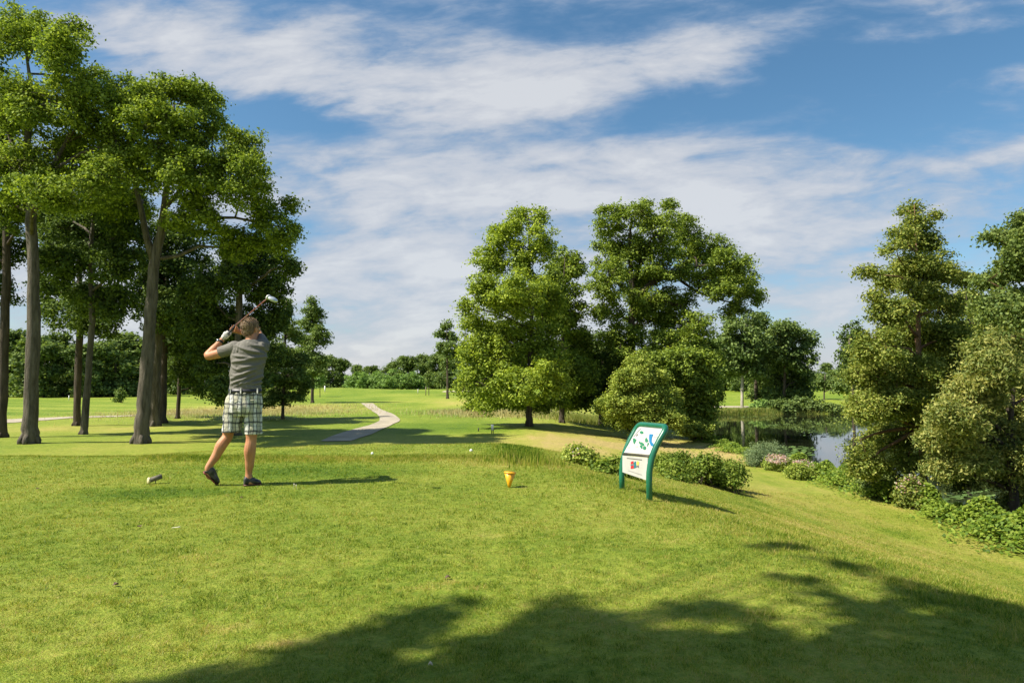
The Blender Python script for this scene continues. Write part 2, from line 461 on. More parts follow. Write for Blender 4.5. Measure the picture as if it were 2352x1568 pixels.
tex = math_(nt, 'ADD', math_(nt, 'MULTIPLY', n1, .8), math_(nt, 'ADD', math_(nt, 'MULTIPLY', n2, .55), math_(nt, 'MULTIPLY', wn(15, 6, .6, .4, (1.3, 8.2, 1)), .2)))       # ~.7
dens = math_(nt, 'ADD', math_(nt, 'MULTIPLY', tot, math_(nt, 'ADD', .45, math_(nt, 'MULTIPLY', tex, .95))), math_(nt, 'MULTIPLY', math_(nt, 'SUBTRACT', tex, .765), 2.7))
mr = N(nt, 'ShaderNodeMapRange'); mr.interpolation_type = 'SMOOTHSTEP'; mr.clamp = True
mr.inputs[1].default_value = -.22; mr.inputs[2].default_value = .72; mr.inputs[3].default_value = .04; mr.inputs[4].default_value = .88
nt.links.new(dens, mr.inputs[0])
SKYK = .075
shade = ramp(nt, dens, [(.05, (2.7, 3.4, 4.6)), (.4, (3.5, 3.9, 4.6)), (.8, (4.6, 4.75, 5.1)), (1, (5.2, 5.3, 5.5))])
cm = mixc(nt, mr.outputs[0], hs.outputs[0], shade)
nt.links.new(cm, bg.inputs[0]); bg.inputs[1].default_value = SKYK
nt.links.new(bg.outputs[0], wo.inputs[0])
vs = SC.view_settings; vs.view_transform = 'Standard'; vs.look = 'None'; vs.gamma = 1; vs.use_curve_mapping = False; vs.exposure = .92

# ------------------------------------------------------------------ ground
def gauss(x, y, p, a, b): return np.exp(-((x-p[0])/a)**2-((y-p[1])/b)**2)
DRYP = [(hit(1150, 925), 9, 12, .8), (hit(1450, 1020), 3.2, 5, .75), (hit(1300, 1022), 1.6, 4, .7), (hit(1590, 1030), 2, 3.5, .8), (hit(200, 985), 6, 2.2, .5), (hit(1130, 1003), 1.5, 3, .3),
        (hit(1150, 1068), .9, .35, .5), (hit(1040, 1055), 1.4, .3, .45), (hit(620, 938), 6, 6, 1.0), (hit(1750, 1140), .8, 2.2, .25), (hit(1900, 1230), .7, 1.3, .3), (hit(2150, 1280), .5, .8, .3), (hit(975, 1352), .09, .05, 1.1), (hit(1035, 1338), .05, .03, 1.2), (hit(1088, 1352), .05, .03, 1.1), (hit(640, 1480), .07, .05, .8), (hit(1212, 1392), .05, .03, 1.2), (hit(880, 1335), .08, .05, .7), (hit(520, 1440), .1, .06, .5), (hit(410, 1280), .12, .08, .5), (hit(1120, 1230), .2, .1, .5)]
LUSH = [(hit(1180, 1030), .35, 1.6, .45), (hit(1225, 1055), .3, .8, .3), (hit(650, 1080), 1.2, .8, .5), (hit(420, 1130), 1, .35, .5), (hit(1000, 985), 4, 4, .4)]
def hsh(a, b, seed):
    v = np.sin(a*127.1+b*311.7+seed)*43758.5453; return v-np.floor(v)
def vnoise(x, y, sc, seed=0):
    x = x*sc+seed*17.3; y = y*sc+seed*5.1; xi, yi = np.floor(x), np.floor(y); fx, fy = sm(x-xi), sm(y-yi)
    return (hsh(xi, yi, seed)*(1-fx)+hsh(xi+1, yi, seed)*fx)*(1-fy)+(hsh(xi, yi+1, seed)*(1-fx)+hsh(xi+1, yi+1, seed)*fx)*fy
def dryf(x, y):
    v = np.zeros_like(x)
    for p, a, b, k in DRYP: v = v+k*.75*gauss(x, y, p, a, b)*(.5+vnoise(x*1.5, y*.35, 1.0, 9))
    s = x-xcrest(y); al = y+.25*x
    st = .45*vnoise(s*1.1, al*.13, 2.6, 3)+.35*vnoise(s, al*.1, 6.5, 4)+.3*vnoise(x, y, 1.1, 7)
    v = v+.75*sm((s-.1)/.9)*(1-sm((y-26)/12))*(st-.36)
    v = v+.22*(vnoise(x, y, .9, 11)-.45)*(y < 16)+.16*(vnoise(x, y, 2.3, 12)-.5)*(y < 16)
    v = v+.35*(vnoise(x, y*.5, .16, 5)-.45)*(y > 14)+.2*(vnoise(x, y*.3, .5, 6)-.5)*(y > 14)
    v = v+.13*np.sin(y*1.1+.25*x)*(x < -10)*sm((y-34)/4)*(1-sm((y-85)/5))
    for p, a, b, k in LUSH: v = v-k*gauss(x, y, p, a, b)
    v = v-.14*sm((y-22)/20)
    return np.clip(v, -.5, 1.2)
def grasscol(nt, fine=True):
    at = N(nt, 'ShaderNodeAttribute'); at.attribute_name = 'dry'
    n_a = noise(nt, .9, 5, rough=.6); n_b = noise(nt, 26, 5, rough=.75); n_c = noise(nt, 13, 5, rough=.7)
    f = math_(nt, 'ADD', math_(nt, 'MULTIPLY', at.outputs['Fac'], .62), math_(nt, 'MULTIPLY', math_(nt, 'ADD', math_(nt, 'MULTIPLY', n_a, .5), math_(nt, 'MULTIPLY', n_c, .6)), .82))
    if fine: f = math_(nt, 'ADD', f, math_(nt, 'MULTIPLY', math_(nt, 'SUBTRACT', n_b, .5), .45))
    return f
GR = [(.05, (.05, .115, .008)), (.28, (.14, .218, .015)), (.50, (.27, .315, .040)), (.80, (.41, .36, .09)), (1.0, (.48, .365, .14))]
mg, nt, out = newmat('mown grass')
p = N(nt, 'ShaderNodeBsdfPrincipled'); f = grasscol(nt); c0 = ramp(nt, f, GR)
dk = ramp(nt, math_(nt, 'ADD', math_(nt, 'MULTIPLY', noise(nt, 60, 4, rough=.8), .5), math_(nt, 'MULTIPLY', noise(nt, 7, 7, rough=.8), .5)), [(.36, (.38, .45, .35)), (.58, (1.08, 1.08, 1.05))])
nt.links.new(mixc(nt, .75, c0, dk, 'MULTIPLY'), p.inputs['Base Color']); p.inputs['Roughness'].default_value = .75; p.inputs['Specular IOR Level'].default_value = .15
hb = math_(nt, 'ADD', noise(nt, 70, 3, rough=.8), math_(nt, 'MULTIPLY', noise(nt, 9, 4), 1.2))
nt.links.new(bump(nt, hb, .8, .03), p.inputs['Normal']); nt.links.new(p.outputs[0], out.inputs[0])
MGRASS = mg
mb_, nt, out = newmat('grass blades')
geo = N(nt, 'ShaderNodeNewGeometry'); f = grasscol(nt, False)
f = math_(nt, 'ADD', f, math_(nt, 'MULTIPLY', math_(nt, 'SUBTRACT', geo.outputs['Random Per Island'], .5), .75))
col = ramp(nt, f, GR)
d_ = N(nt, 'ShaderNodeBsdfDiffuse'); t_ = N(nt, 'ShaderNodeBsdfTranslucent'); g_ = N(nt, 'ShaderNodeBsdfGlossy'); g_.inputs['Roughness'].default_value = .45
nt.links.new(col, d_.inputs[0]); nt.links.new(mixc(nt, 1.0, col, (1.2, 1.2, .6), 'MULTIPLY'), t_.inputs[0])
m1 = N(nt, 'ShaderNodeMixShader', n_0=.4); nt.links.new(d_.outputs[0], m1.inputs[1]); nt.links.new(t_.outputs[0], m1.inputs[2])
m2 = N(nt, 'ShaderNodeMixShader', n_0=.012); nt.links.new(m1.outputs[0], m2.inputs[1]); nt.links.new(g_.outputs[0], m2.inputs[2])
nt.links.new(m2.outputs[0], out.inputs[0]); MBLADE = mb_

def axis(lo, hi, c, fine, n):
    t = np.linspace(math.asinh((lo-c)/fine), math.asinh((hi-c)/fine), n); return c+fine*np.sinh(t)
gx = axis(-700, 700, 0, 9, 620); gy = axis(-80, 1500, 6, 6, 700)
X, Y = np.meshgrid(gx, gy); Z = H(X, Y)
V = np.stack([X.ravel(), Y.ravel(), Z.ravel()], 1)
ny, nx = X.shape; i = np.arange(ny-1)[:, None]*nx+np.arange(nx-1)[None, :]
Fq = np.stack([i, i+1, i+nx+1, i+nx], -1).reshape(-1, 4)
g = mkmesh('ground', V, Fq, MGRASS, smooth=True, attrs={'dry': dryf(X.ravel(), Y.ravel())}); tag(g, 'green mown golf course ground', kind='structure')

# mown turf: short blades
def blades(name, x, y, h, w, mat, lean=.5, seed=1, label=None, z=None, attr=True):
    rng = np.random.default_rng(seed); n = len(x)
    z = H(x, y) if z is None else z
    an = rng.uniform(0, 2*PI, n); B = np.stack([np.cos(an), np.sin(an), np.zeros(n)], 1)
    la = rng.uniform(0, 2*PI, n); L = np.stack([np.cos(la), np.sin(la), np.zeros(n)], 1)*(rng.uniform(0, lean, n)*h)[:, None]
    P0 = np.stack([x, y, z-.004], 1)
    V = np.empty((n, 3, 3)); V[:, 0] = P0-B*(w*.5)[:, None]; V[:, 1] = P0+B*(w*.5)[:, None]; V[:, 2] = P0+L+np.array([0, 0, 1.])*h[:, None]
    o = mkmesh(name, V.reshape(-1, 3), np.arange(n*3).reshape(n, 3), mat, attrs={'dry': np.repeat(dryf(x, y)+.55*(vnoise(x, y, 16, 1)-.5)+.4*(vnoise(x, y, 5, 2)-.5)+.3*(vnoise(x, y, 38, 3)-.5), 3)} if attr else None)
    return tag(o, label, kind='stuff')
rng = np.random.default_rng(3)
NB = 800000
# distance pdf ~ d^(1-1.75)
dmin, dmax, pw = 2.0, 15.0, .2
u_ = rng.uniform(0, 1, NB); dd = (dmin**pw+(dmax**pw-dmin**pw)*u_)**(1/pw)
xx = rng.uniform(-1, 1, NB)*(dd*.82+.4)
kk = (H(xx, dd) > -1.45)
xx, dd = xx[kk], dd[kk]
s_ = xx-xcrest(dd)
tall = np.exp(-((s_-.25)/.5)**2)*(1-sm((dd-9)/2))
tf = .35+1.1*vnoise(xx, dd, 22, 5)*(.5+vnoise(xx, dd, 7, 6))
hh = (.008+.012*rng.uniform(0, 1, len(xx)))*(1+.55*tall)*tf*(1+.03*dd)
blades('grass', xx, dd, hh, .0028*(dd/2.5)**.7*rng.uniform(.7, 1.3, len(xx)), MBLADE, 1.3, 4, 'short mown grass blades on the tee')
# rough strip in front of the forward tee, clump of tall green grass, dry tall grasses
def patch(n, c, a, b, rng): return c[0]+rng.normal(size=n)*a, c[1]+rng.normal(size=n)*b
x_, y_ = rng.uniform(-5.2, .4, 26000), 9.7+rng.normal(size=26000)*.28
blades('rough_grass', x_, y_, rng.uniform(.015, .05, len(x_)), np.full(len(x_), .007), MBLADE, .8, 5, 'slightly longer grass band between the two tees')
def tussock(name, n, c, a, b, h0, h1, mat, seed, label, w=.008, lean=.45):
    r = np.random.default_rng(seed); x, y = patch(n, c, a, b, r)
    return blades(name, x, y, r.uniform(h0, h1, n), np.full(n, w), mat, lean, seed, label)
c = hit(1215, 1055); tussock('tall_grass', 1500, c, .22, .42, .05, .16, MBLADE, 11, 'tall bright green grass clump on the shoulder of the tee', .012)
c = hit(1185, 1030); tussock('tall_grass', 2500, c, .3, .8, .02, .05, MBLADE, 12, 'low lush grass behind the tall clump on the shoulder of the tee', .012)
mdry = leafmat('dry grass', (.16, .13, .05), (.30, .24, .10), (.42, .34, .17), .4, tcol=(1, 1, .9), patch=.8)
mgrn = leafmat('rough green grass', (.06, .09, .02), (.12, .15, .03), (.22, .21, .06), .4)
def pgrass(n, pts, sx, sy, h0, h1, mat, seed, label, w):
    r = np.random.default_rng(seed); xs, ys = [], []
    for (px, py) in pts:
        c = hit(px, py); xs.append(c[0]+r.normal(size=n//len(pts))*sx); ys.append(c[1]+r.normal(size=n//len(pts))*sy)
    x = np.concatenate(xs); y = np.concatenate(ys)
    return blades('rough_grass', x, y, r.uniform(h0, h1, len(x)), np.full(len(x), w), mat, .5, seed, label, attr=False)
pgrass(16000, [(480, 948), (560, 946), (640, 944), (700, 936), (430, 948), (620, 950)], 2.6, 3.2, .05, .2, mdry, 21, 'tall tan dry grass behind the golfer', .03)
pgrass(14000, [(1110, 948), (1180, 952), (1250, 955), (1330, 958), (1150, 950)], 1.8, 1.6, .08, .3, mdry, 22, 'tan rough grass around the foot of the central trees', .03)
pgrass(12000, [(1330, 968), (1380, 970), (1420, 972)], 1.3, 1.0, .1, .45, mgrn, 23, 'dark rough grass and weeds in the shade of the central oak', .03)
pgrass(9000, [(1640, 946), (1690, 945), (1740, 945), (1800, 946)], 2.0, .35, .1, .4, mgrn, 24, 'reeds along the far bank of the pond', .05)

# paths
def ribbon(name, Lp, Rp, mat, label, dz=.02, n=60):
    A = np.array([hit(*q) for q in Lp]); B = np.array([hit(*q) for q in Rp])
    def rs(Q, m):
        s = np.concatenate([[0], np.cumsum(np.linalg.norm(np.diff(Q, axis=0), axis=1))]); t = np.linspace(0, s[-1], m)
        return np.stack([np.interp(t, s, Q[:, k]) for k in range(3)], 1)
    A, B = rs(A, n), rs(B, n)
    for Q in (A, B):
        for _ in range(3): Q[1:-1] = (Q[:-2]+2*Q[1:-1]+Q[2:])/4
    K = 8; V = []
    for a, b in zip(A, B):
        for k in range(K):
            q = a+(b-a)*k/(K-1); V.append([q[0], q[1], float(H(q[0], q[1]))+dz])
    i = np.arange(n-1)[:, None]*K+np.arange(K-1)[None, :]
    return tag(mkmesh(name, V, np.stack([i, i+1, i+K+1, i+K], -1).reshape(-1, 4), mat, smooth=True), label, kind='structure')
MPATH = princ('path', (.3, .28, .24), .95, spec=.1,
    colsrc=lambda nt: ramp(nt, math_(nt, 'ADD', math_(nt, 'MULTIPLY', noise(nt, 1.2, 5), .6), math_(nt, 'MULTIPLY', noise(nt, 20, 5), .4)), [(.35, (.27, .235, .175)), (.65, (.44, .39, .30))]),
    bumpsrc=lambda nt: bump(nt, noise(nt, 30, 5), .5, .03))
ribbon('path', [(735, 1013.5), (790, 992), (845, 978), (872, 968), (872, 957), (848, 940), (828, 926)],
       [(805, 1013.5), (850, 999), (890, 981), (921, 966), (910, 955), (882, 943), (856, 926)], MPATH, 'pale gravel path winding away up the fairway')
ribbon('path', [(-60, 966), (80, 960.5), (170, 956.5), (300, 953.5), (420, 948), (490, 944)],
       [(-60, 980), (80, 967), (170, 960), (300, 956.2), (420, 950.6), (490, 946)], MPATH, 'narrow pale path crossing behind the left trees')
ribbon('path', [(1640, 932), (1700, 932.5), (1760, 933)], [(1640, 936), (1700, 936.5), (1760, 936)], MPATH, 'pale path beyond the pond')
MSAND = princ('sand', (.55, .47, .34), .95, spec=.1)
ribbon('sand_bunker', [(1020, 898.2), (1045, 897.6), (1075, 897.4)], [(1015, 900), (1045, 900.4), (1080, 898.6)], MSAND, 'small pale sand bunker far down the fairway', .03, 20)

# pond
mw, nt, out = newmat('pond water')
p = N(nt, 'ShaderNodeBsdfPrincipled'); p.inputs['Base Color'].default_value = (.012, .014, .008, 1); p.inputs['Roughness'].default_value = .03
p.inputs['IOR'].default_value = 1.5; p.inputs['Specular IOR Level'].default_value = .8
nt.links.new(bump(nt, noise(nt, 1.6, 4, stretch=(1, .5, 1)), .025, .05), p.inputs['Normal']); nt.links.new(p.outputs[0], out.inputs[0])
WZ = -1.72
w = mkmesh('water', [(7, -20, WZ), (80, -20, WZ), (80, 66, WZ), (7, 66, WZ)], [[0, 1, 2, 3]], mw); tag(w, 'dark still pond water', kind='structure')
# lily pads
r = np.random.default_rng(8); Vp = []; Fp = []
def pads(n, pxr, pyr):
    for _ in range(n):
        px = r.uniform(*pxr); py = r.uniform(*pyr); q = ray(px, py); t = (WZ-CAMZ)/q[2]; c = q*t
        if not (c[0] > float(xpond(c[1]))+.4): continue
        rr = r.uniform(.05, .13); a0 = r.uniform(0, 6.28); b = len(Vp); tz = r.uniform(-.03, .03)
        Vp.append((c[0], c[1], WZ+.012)); 
        for k in range(9):
            an = a0+k*5.9/8; Vp.append((c[0]+math.cos(an)*rr, c[1]+math.sin(an)*rr, WZ+.012+tz*math.cos(an)))
        for k in range(8): Fp.append([b, b+1+k, b+2+k])
pads(60, (1840, 1940), (988, 1004)); pads(120, (1790, 1870), (1025, 1048)); pads(60, (2080, 2352), (1125, 1165)); pads(25, (1700, 1900), (972, 978)); pads(40, (1660, 1780), (956, 960))
tag(mkmesh('lily_pads', Vp, Fp, LEAF['pad']), 'green lily pads floating on the dark pond', kind='stuff')

# ------------------------------------------------------------------ trees
GL = 'tall oaks on the left beyond the tee'
tree('oak_tree', 'tall oak with the thick grey ribbed trunk, second from the left edge', 'tree', 20, [(68, 1022, 42), (70, 950, 36), (76, 800, 35), (78, 640, 30), (71, 510, 28), (74, 420, 24), (62, 330, 18), (75, 220, 12), (60, 120, 6)],
     [(62, 100, 70, 62), (22, 50, 42, 45), (150, 120, 70, 58), (205, 190, 55, 55), (130, 235, 100, 75), (40, 230, 90, 70), (160, 350, 110, 65), (40, 380, 100, 70), (225, 300, 70, 60), (120, 440, 90, 45), (20, 470, 60, 50), (285, 215, 45, 45), (170, 70, 35, 30), (95, 55, 25, 30), (255, 235, 45, 45), (270, 330, 55, 48), (240, 400, 60, 48)],
     'oak', 'grey', 70000, 1, rc=.36, lsize=.098, spread=1.7, group=GL, gap=.4, limbs=[[(72, 470, 16), (110, 400, 12), (150, 330, 8), (180, 260, 5)], [(70, 430, 14), (30, 340, 10), (5, 250, 6)]])
tree('oak_tree', 'dark oak cut by the left edge of the picture, leftmost trunk', 'tree', 22.5, [(4, 1003, 26), (8, 850, 24), (14, 650, 22), (18, 480, 18), (10, 350, 12), (-20, 200, 8)],
     [(-50, 150, 70, 90), (-40, 330, 80, 90), (10, 560, 55, 60), (30, 500, 40, 50), (-60, 560, 80, 80), (-20, 660, 50, 50), (10, 250, 50, 60)],
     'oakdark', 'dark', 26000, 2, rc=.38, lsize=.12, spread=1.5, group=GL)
tree('oak_tree', 'tall oak with a leaning grey trunk that forks high up, left of the golfer', 'tree', 20.5, [(324, 1022, 40), (330, 930, 35), (340, 800, 33), (349, 680, 30), (356, 595, 28), (372, 520, 22), (380, 450, 17), (392, 350, 12), (400, 240, 6)],
     [(335, 215, 45, 40), (415, 205, 60, 32), (470, 235, 40, 40), (300, 270, 50, 50), (390, 290, 90, 70), (490, 310, 60, 60), (320, 370, 90, 65), (440, 400, 100, 65), (553, 330, 42, 48), (575, 420, 58, 60), (470, 490, 100, 48), (600, 490, 50, 42), (655, 525, 38, 30), (665, 470, 20, 22), (560, 560, 70, 45), (285, 455, 80, 45), (530, 380, 60, 60), (640, 560, 30, 25)],
     'oak', 'grey', 84000, 3, rc=.36, lsize=.098, spread=1.7, group=GL, gap=.45, limbs=[[(354, 600, 20), (337, 545, 16), (324, 480, 13), (305, 400, 9), (300, 320, 5)], [(376, 480, 12), (430, 420, 9), (500, 380, 7), (560, 360, 4)], [(374, 520, 12), (450, 500, 9), (540, 500, 6), (640, 520, 3)]])
tree('oak_tree', 'dark slim-trunked oak, nearer of the pair between the two big grey trunks', 'tree', 24, [(192, 1001, 19), (203, 860, 17), (212, 740, 16), (208, 600, 13), (215, 480, 8)],
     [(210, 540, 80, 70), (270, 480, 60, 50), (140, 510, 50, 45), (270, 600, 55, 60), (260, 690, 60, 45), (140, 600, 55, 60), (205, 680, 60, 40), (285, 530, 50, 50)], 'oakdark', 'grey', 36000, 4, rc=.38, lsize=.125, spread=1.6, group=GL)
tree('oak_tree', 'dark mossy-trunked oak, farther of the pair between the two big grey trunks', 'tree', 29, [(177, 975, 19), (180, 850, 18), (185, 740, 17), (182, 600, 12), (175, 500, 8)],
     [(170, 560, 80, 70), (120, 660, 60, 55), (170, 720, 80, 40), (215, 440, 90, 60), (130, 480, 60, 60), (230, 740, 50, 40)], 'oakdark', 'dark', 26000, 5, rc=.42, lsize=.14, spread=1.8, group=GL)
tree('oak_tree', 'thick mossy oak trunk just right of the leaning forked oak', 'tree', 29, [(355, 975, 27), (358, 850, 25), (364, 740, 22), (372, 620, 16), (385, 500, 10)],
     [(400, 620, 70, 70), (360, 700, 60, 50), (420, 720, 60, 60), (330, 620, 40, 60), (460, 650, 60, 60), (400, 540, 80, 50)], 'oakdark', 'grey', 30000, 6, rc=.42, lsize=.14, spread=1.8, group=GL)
tree('oak_tree', 'dark oak trunk half hidden behind the thick mossy trunk', 'tree', 31, [(374, 968, 20), (376, 850, 19), (378, 740, 16), (386, 600, 10)],
     [(440, 780, 55, 60), (390, 760, 50, 40), (480, 760, 50, 60), (440, 690, 60, 50)], 'oakdark', 'dark', 16000, 7, rc=.42, lsize=.15, spread=1.6, group=GL)
tree('young_tree', 'slender dark tree with low drooping foliage left of the golfer', 'tree', 34, [(408, 962, 11), (412, 880, 10), (420, 800, 8), (430, 720, 4)],
     [(430, 800, 50, 50), (400, 850, 40, 30), (450, 850, 55, 35), (440, 740, 40, 40), (470, 890, 45, 25)], 'oakdark', 'dark', 13000, 8, rc=.4, lsize=.15, spread=1.2)
tree('oak_tree', 'dark leafy oak directly behind the golfer', 'tree', 23.5, [(543, 1000, 22), (546, 850, 20), (549, 700, 19), (552, 600, 14), (560, 520, 8)],
     [(570, 590, 80, 55), (520, 650, 75, 55), (610, 655, 50, 55), (570, 740, 75, 50), (500, 750, 75, 50), (630, 730, 35, 60), (480, 830, 50, 40), (595, 810, 50, 36), (520, 895, 45, 28), (600, 875, 30, 24), (455, 690, 50, 55), (660, 610, 25, 30)],
     'oakdark', 'grey', 52000, 9, rc=.36, lsize=.115, spread=1.5, group=GL, gap=.45)
tree('larch_tree', 'dark feathery conifer just right of the golfer', 'conifer', 34, [(649, 962, 9), (652, 880, 8), (655, 780, 6), (658, 690, 2)],
     [(657, 705, 12, 20), (655, 745, 28, 22), (668, 765, 30, 18), (650, 795, 42, 22), (660, 830, 50, 22), (648, 865, 62, 24), (640, 905, 62, 22), (690, 880, 30, 18), (610, 850, 30, 20), (610, 915, 35, 15)],
     'larch', 'dark', 26000, 10, rc=.4, lsize=.16, narrow=.4, spread=.9, flat=.35, gap=.5)
tree('larch_tree', 'taller feathery conifer at the right end of the left woods, with a bare lower trunk', 'conifer', 62, [(718, 908, 9), (718, 860, 8), (719, 780, 6), (716, 685, 2)],
     [(717, 695, 10, 16), (722, 720, 20, 20), (705, 745, 26, 20), (735, 765, 20, 18), (715, 785, 34, 20), (700, 820, 34, 20), (728, 825, 25, 16), (712, 850, 32, 16)],
     'larch', 'dark', 15000, 11, rc=.65, lsize=.28, narrow=.4, spread=1.2, flat=.35, gap=.3)
tree('sapling', 'small young tree standing in the sunlit fairway between the left trunks', 'tree', 60, [(279, 943, 3), (279, 925, 2.5), (278, 905, 2)], [(278, 905, 12, 14), (272, 915, 10, 9)], 'far', 'dark', 900, 12, per=12, rc=.3, lsize=.18, spread=.2, twigs=6)

GCN = 'central group of trees right of the fairway'
tree('maple_tree', 'bright yellow-green tree with a short dark trunk, left front of the central group', 'tree', 28.9, [(1215, 985, 19), (1216, 930, 16), (1218, 820, 13), (1222, 700, 10), (1216, 600, 7), (1215, 500, 3)],
     [(1210, 500, 48, 34), (1155, 540, 40, 38), (1240, 545, 32, 40), (1130, 600, 42, 42), (1205, 590, 60, 50), (1180, 670, 80, 55), (1112, 665, 35, 38), (1240, 690, 60, 60), (1095, 735, 40, 48), (1160, 770, 80, 60), (1235, 800, 70, 60), (1085, 810, 38, 50), (1140, 860, 70, 50), (1080, 880, 35, 38), (1200, 880, 80, 50), (1125, 925, 48, 22), (1230, 925, 60, 22), (1265, 860, 45, 50), (1070, 700, 14, 20)],
     'maple', 'dark', 88000, 20, rc=.42, lsize=.12, spread=1.7, group=GCN, gap=.3, flare=1.6)
tree('maple_tree', 'narrower tree with upright tip just behind the bright front tree of the central group', 'tree', 32.5, [(1290, 975, 16), (1291, 900, 13), (1292, 780, 10), (1295, 640, 5), (1298, 590, 2)],
     [(1298, 600, 32, 34), (1325, 610, 20, 30), (1300, 660, 38, 38), (1275, 640, 30, 40), (1300, 730, 40, 48), (1325, 790, 38, 45), (1290, 860, 55, 55), (1340, 860, 38, 48), (1300, 920, 45, 20), (1270, 720, 40, 50)],
     'oak', 'dark', 38000, 21, rc=.42, lsize=.14, spread=1.5, group=GCN, gap=.3)
tree('oak_tree', 'great spreading oak, tallest of the central group, with long limbs reaching right', 'tree', 33, [(1452, 975, 30), (1454, 850, 24), (1448, 770, 21), (1455, 705, 19), (1450, 640, 14), (1446, 560, 9), (1450, 500, 4)],
     [(1415, 492, 48, 32), (1470, 495, 50, 35), (1530, 520, 48, 32), (1420, 560, 55, 48), (1490, 575, 70, 50), (1575, 530, 42, 38), (1590, 585, 44, 38), (1635, 572, 42, 34), (1688, 600, 40, 30), (1540, 470, 26, 14), (1530, 690, 60, 40), (1400, 640, 48, 45), (1385, 605, 26, 16), (1530, 625, 60, 24), (1655, 600, 42, 38), (1690, 640, 45, 42), (1720, 670, 34, 34), (1650, 660, 42, 26), (1388, 715, 42, 50), (1500, 735, 60, 40), (1430, 780, 50, 50), (1540, 790, 60, 45), (1600, 750, 40, 34), (1690, 705, 30, 24), (1610, 800, 45, 35), (1480, 690, 50, 34), (1475, 640, 50, 36), (1620, 640, 40, 22), (1560, 690, 36, 20), (1560, 740, 50, 30), (1385, 520, 16, 22), (1378, 560, 20, 14)],
     'oak', 'dark', 105000, 22, rc=.42, lsize=.125, spread=2.0, group=GCN, gap=.42,
     limbs=[[(1452, 700, 15), (1490, 655, 13), (1540, 628, 10), (1600, 612, 7), (1660, 605, 4)], [(1455, 720, 12), (1510, 690, 9), (1560, 700, 7), (1610, 745, 4)], [(1540, 628, 8), (1600, 670, 6), (1660, 690, 4), (1700, 700, 2)], [(1450, 650, 10), (1480, 590, 8), (1510, 540, 4)], [(1448, 680, 9), (1410, 640, 7), (1395, 600, 3)]])
tree('oak_tree', 'dark low tree filling the shade under the great spreading oak', 'tree', 35, [(1380, 968, 14), (1382, 900, 12), (1385, 820, 8)],
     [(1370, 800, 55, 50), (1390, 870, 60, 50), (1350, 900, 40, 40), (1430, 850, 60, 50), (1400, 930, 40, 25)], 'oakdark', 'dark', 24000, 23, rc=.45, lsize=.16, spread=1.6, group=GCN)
tree('oak_tree', 'dense dark tree at the right end of the central group beside the pond', 'tree', 30, [(1592, 990, 16), (1590, 920, 13), (1585, 830, 8)],
     [(1575, 835, 60, 45), (1610, 880, 40, 50), (1540, 880, 60, 50), (1590, 940, 50, 45), (1635, 900, 18, 34), (1575, 965, 30, 28), (1630, 830, 30, 30), (1500, 840, 40, 34)],
     'oak', 'dark', 44000, 24, rc=.4, lsize=.14, spread=1.4, group=GCN, gap=.2)
tree('shrub', 'light green bushy shrub in front of the great oak, behind the sign', 'shrub', 27, [(1468, 985, 8), (1466, 930, 6), (1462, 860, 3)],
     [(1465, 835, 24, 30), (1463, 862, 32, 28), (1440, 880, 42, 38), (1495, 875, 42, 36), (1415, 925, 42, 30), (1475, 925, 60, 40), (1530, 925, 38, 36), (1430, 960, 45, 24), (1500, 965, 60, 24), (1550, 965, 25, 22), (1390, 935, 20, 16)],
     'shrub', 'dark', 60000, 25, rc=.3, lsize=.09, spread=.8, gap=.15)
tree('shrub', 'low round shrub at the foot of the bright front tree, on its fairway side', 'shrub', 40, [(1092, 942, 4), (1092, 932, 3)], [(1080, 932, 16, 11), (1100, 932, 22, 12), (1120, 936, 14, 8)], 'shrub', 'dark', 6000, 26, rc=.25, lsize=.12, spread=.4, twigs=4)
tree('shrub', 'leafy bank bush at the left corner of the pond', 'shrub', 29, [(1612, 998, 4), (1612, 980, 3)], [(1600, 975, 26, 24), (1622, 985, 18, 18), (1585, 985, 24, 16)], 'shrub', 'dark', 9000, 27, rc=.2, lsize=.09, spread=.4, twigs=4)
tree('lone_tree', 'tall slim sparse tree with a bare trunk alone at the far end of the fairway', 'tree', 77, [(1028, 916, 8), (1028, 880, 6), (1027, 820, 5), (1026, 745, 2)],
     [(1026, 745, 12, 12), (1015, 765, 16, 12), (1038, 772, 16, 14), (1026, 795, 22, 14), (1012, 800, 12, 10), (1040, 815, 14, 10), (1024, 838, 14, 12)], 'far', 'dark', 4200, 28, rc=.55, lsize=.3, spread=.8, gap=.5, twigs=14)

GP = 'trees on the far side of the pond'
tree('oak_tree', 'leafy tree with a pale straight trunk mirrored in the pond', 'tree', 66, [(1704, 936, 9), (1705, 880, 8), (1706, 800, 6), (1700, 740, 3)],
     [(1700, 750, 50, 30), (1680, 790, 42, 36), (1725, 790, 40, 40), (1700, 835, 40, 30), (1665, 840, 24, 30), (1745, 740, 22, 20), (1740, 840, 22, 30)], 'far', 'white', 16000, 30, rc=.8, lsize=.3, spread=2.5, group=GP, gap=.3)
tree('oak_tree', 'darker trunked tree just right of the pale trunk by the pond', 'tree', 69, [(1738, 940, 12), (1736, 870, 9), (1740, 800, 5)], [(1745, 850, 34, 40), (1760, 800, 30, 40), (1735, 905, 20, 16)], 'far', 'dark', 7000, 31, rc=.8, lsize=.3, spread=2, group=GP)
tree('oak_tree', 'round crowned tree leaning over the far bank of the pond', 'tree', 66, [(1800, 942, 9), (1802, 880, 8), (1805, 800, 4)],
     [(1800, 755, 38, 24), (1830, 775, 38, 24), (1785, 800, 40, 34), (1835, 820, 40, 30), (1862, 785, 14, 10), (1790, 860, 48, 36), (1830, 870, 34, 36), (1805, 910, 55, 24)], 'far', 'dark', 21000, 32, rc=.8, lsize=.3, spread=2.5, group=GP, gap=.3)
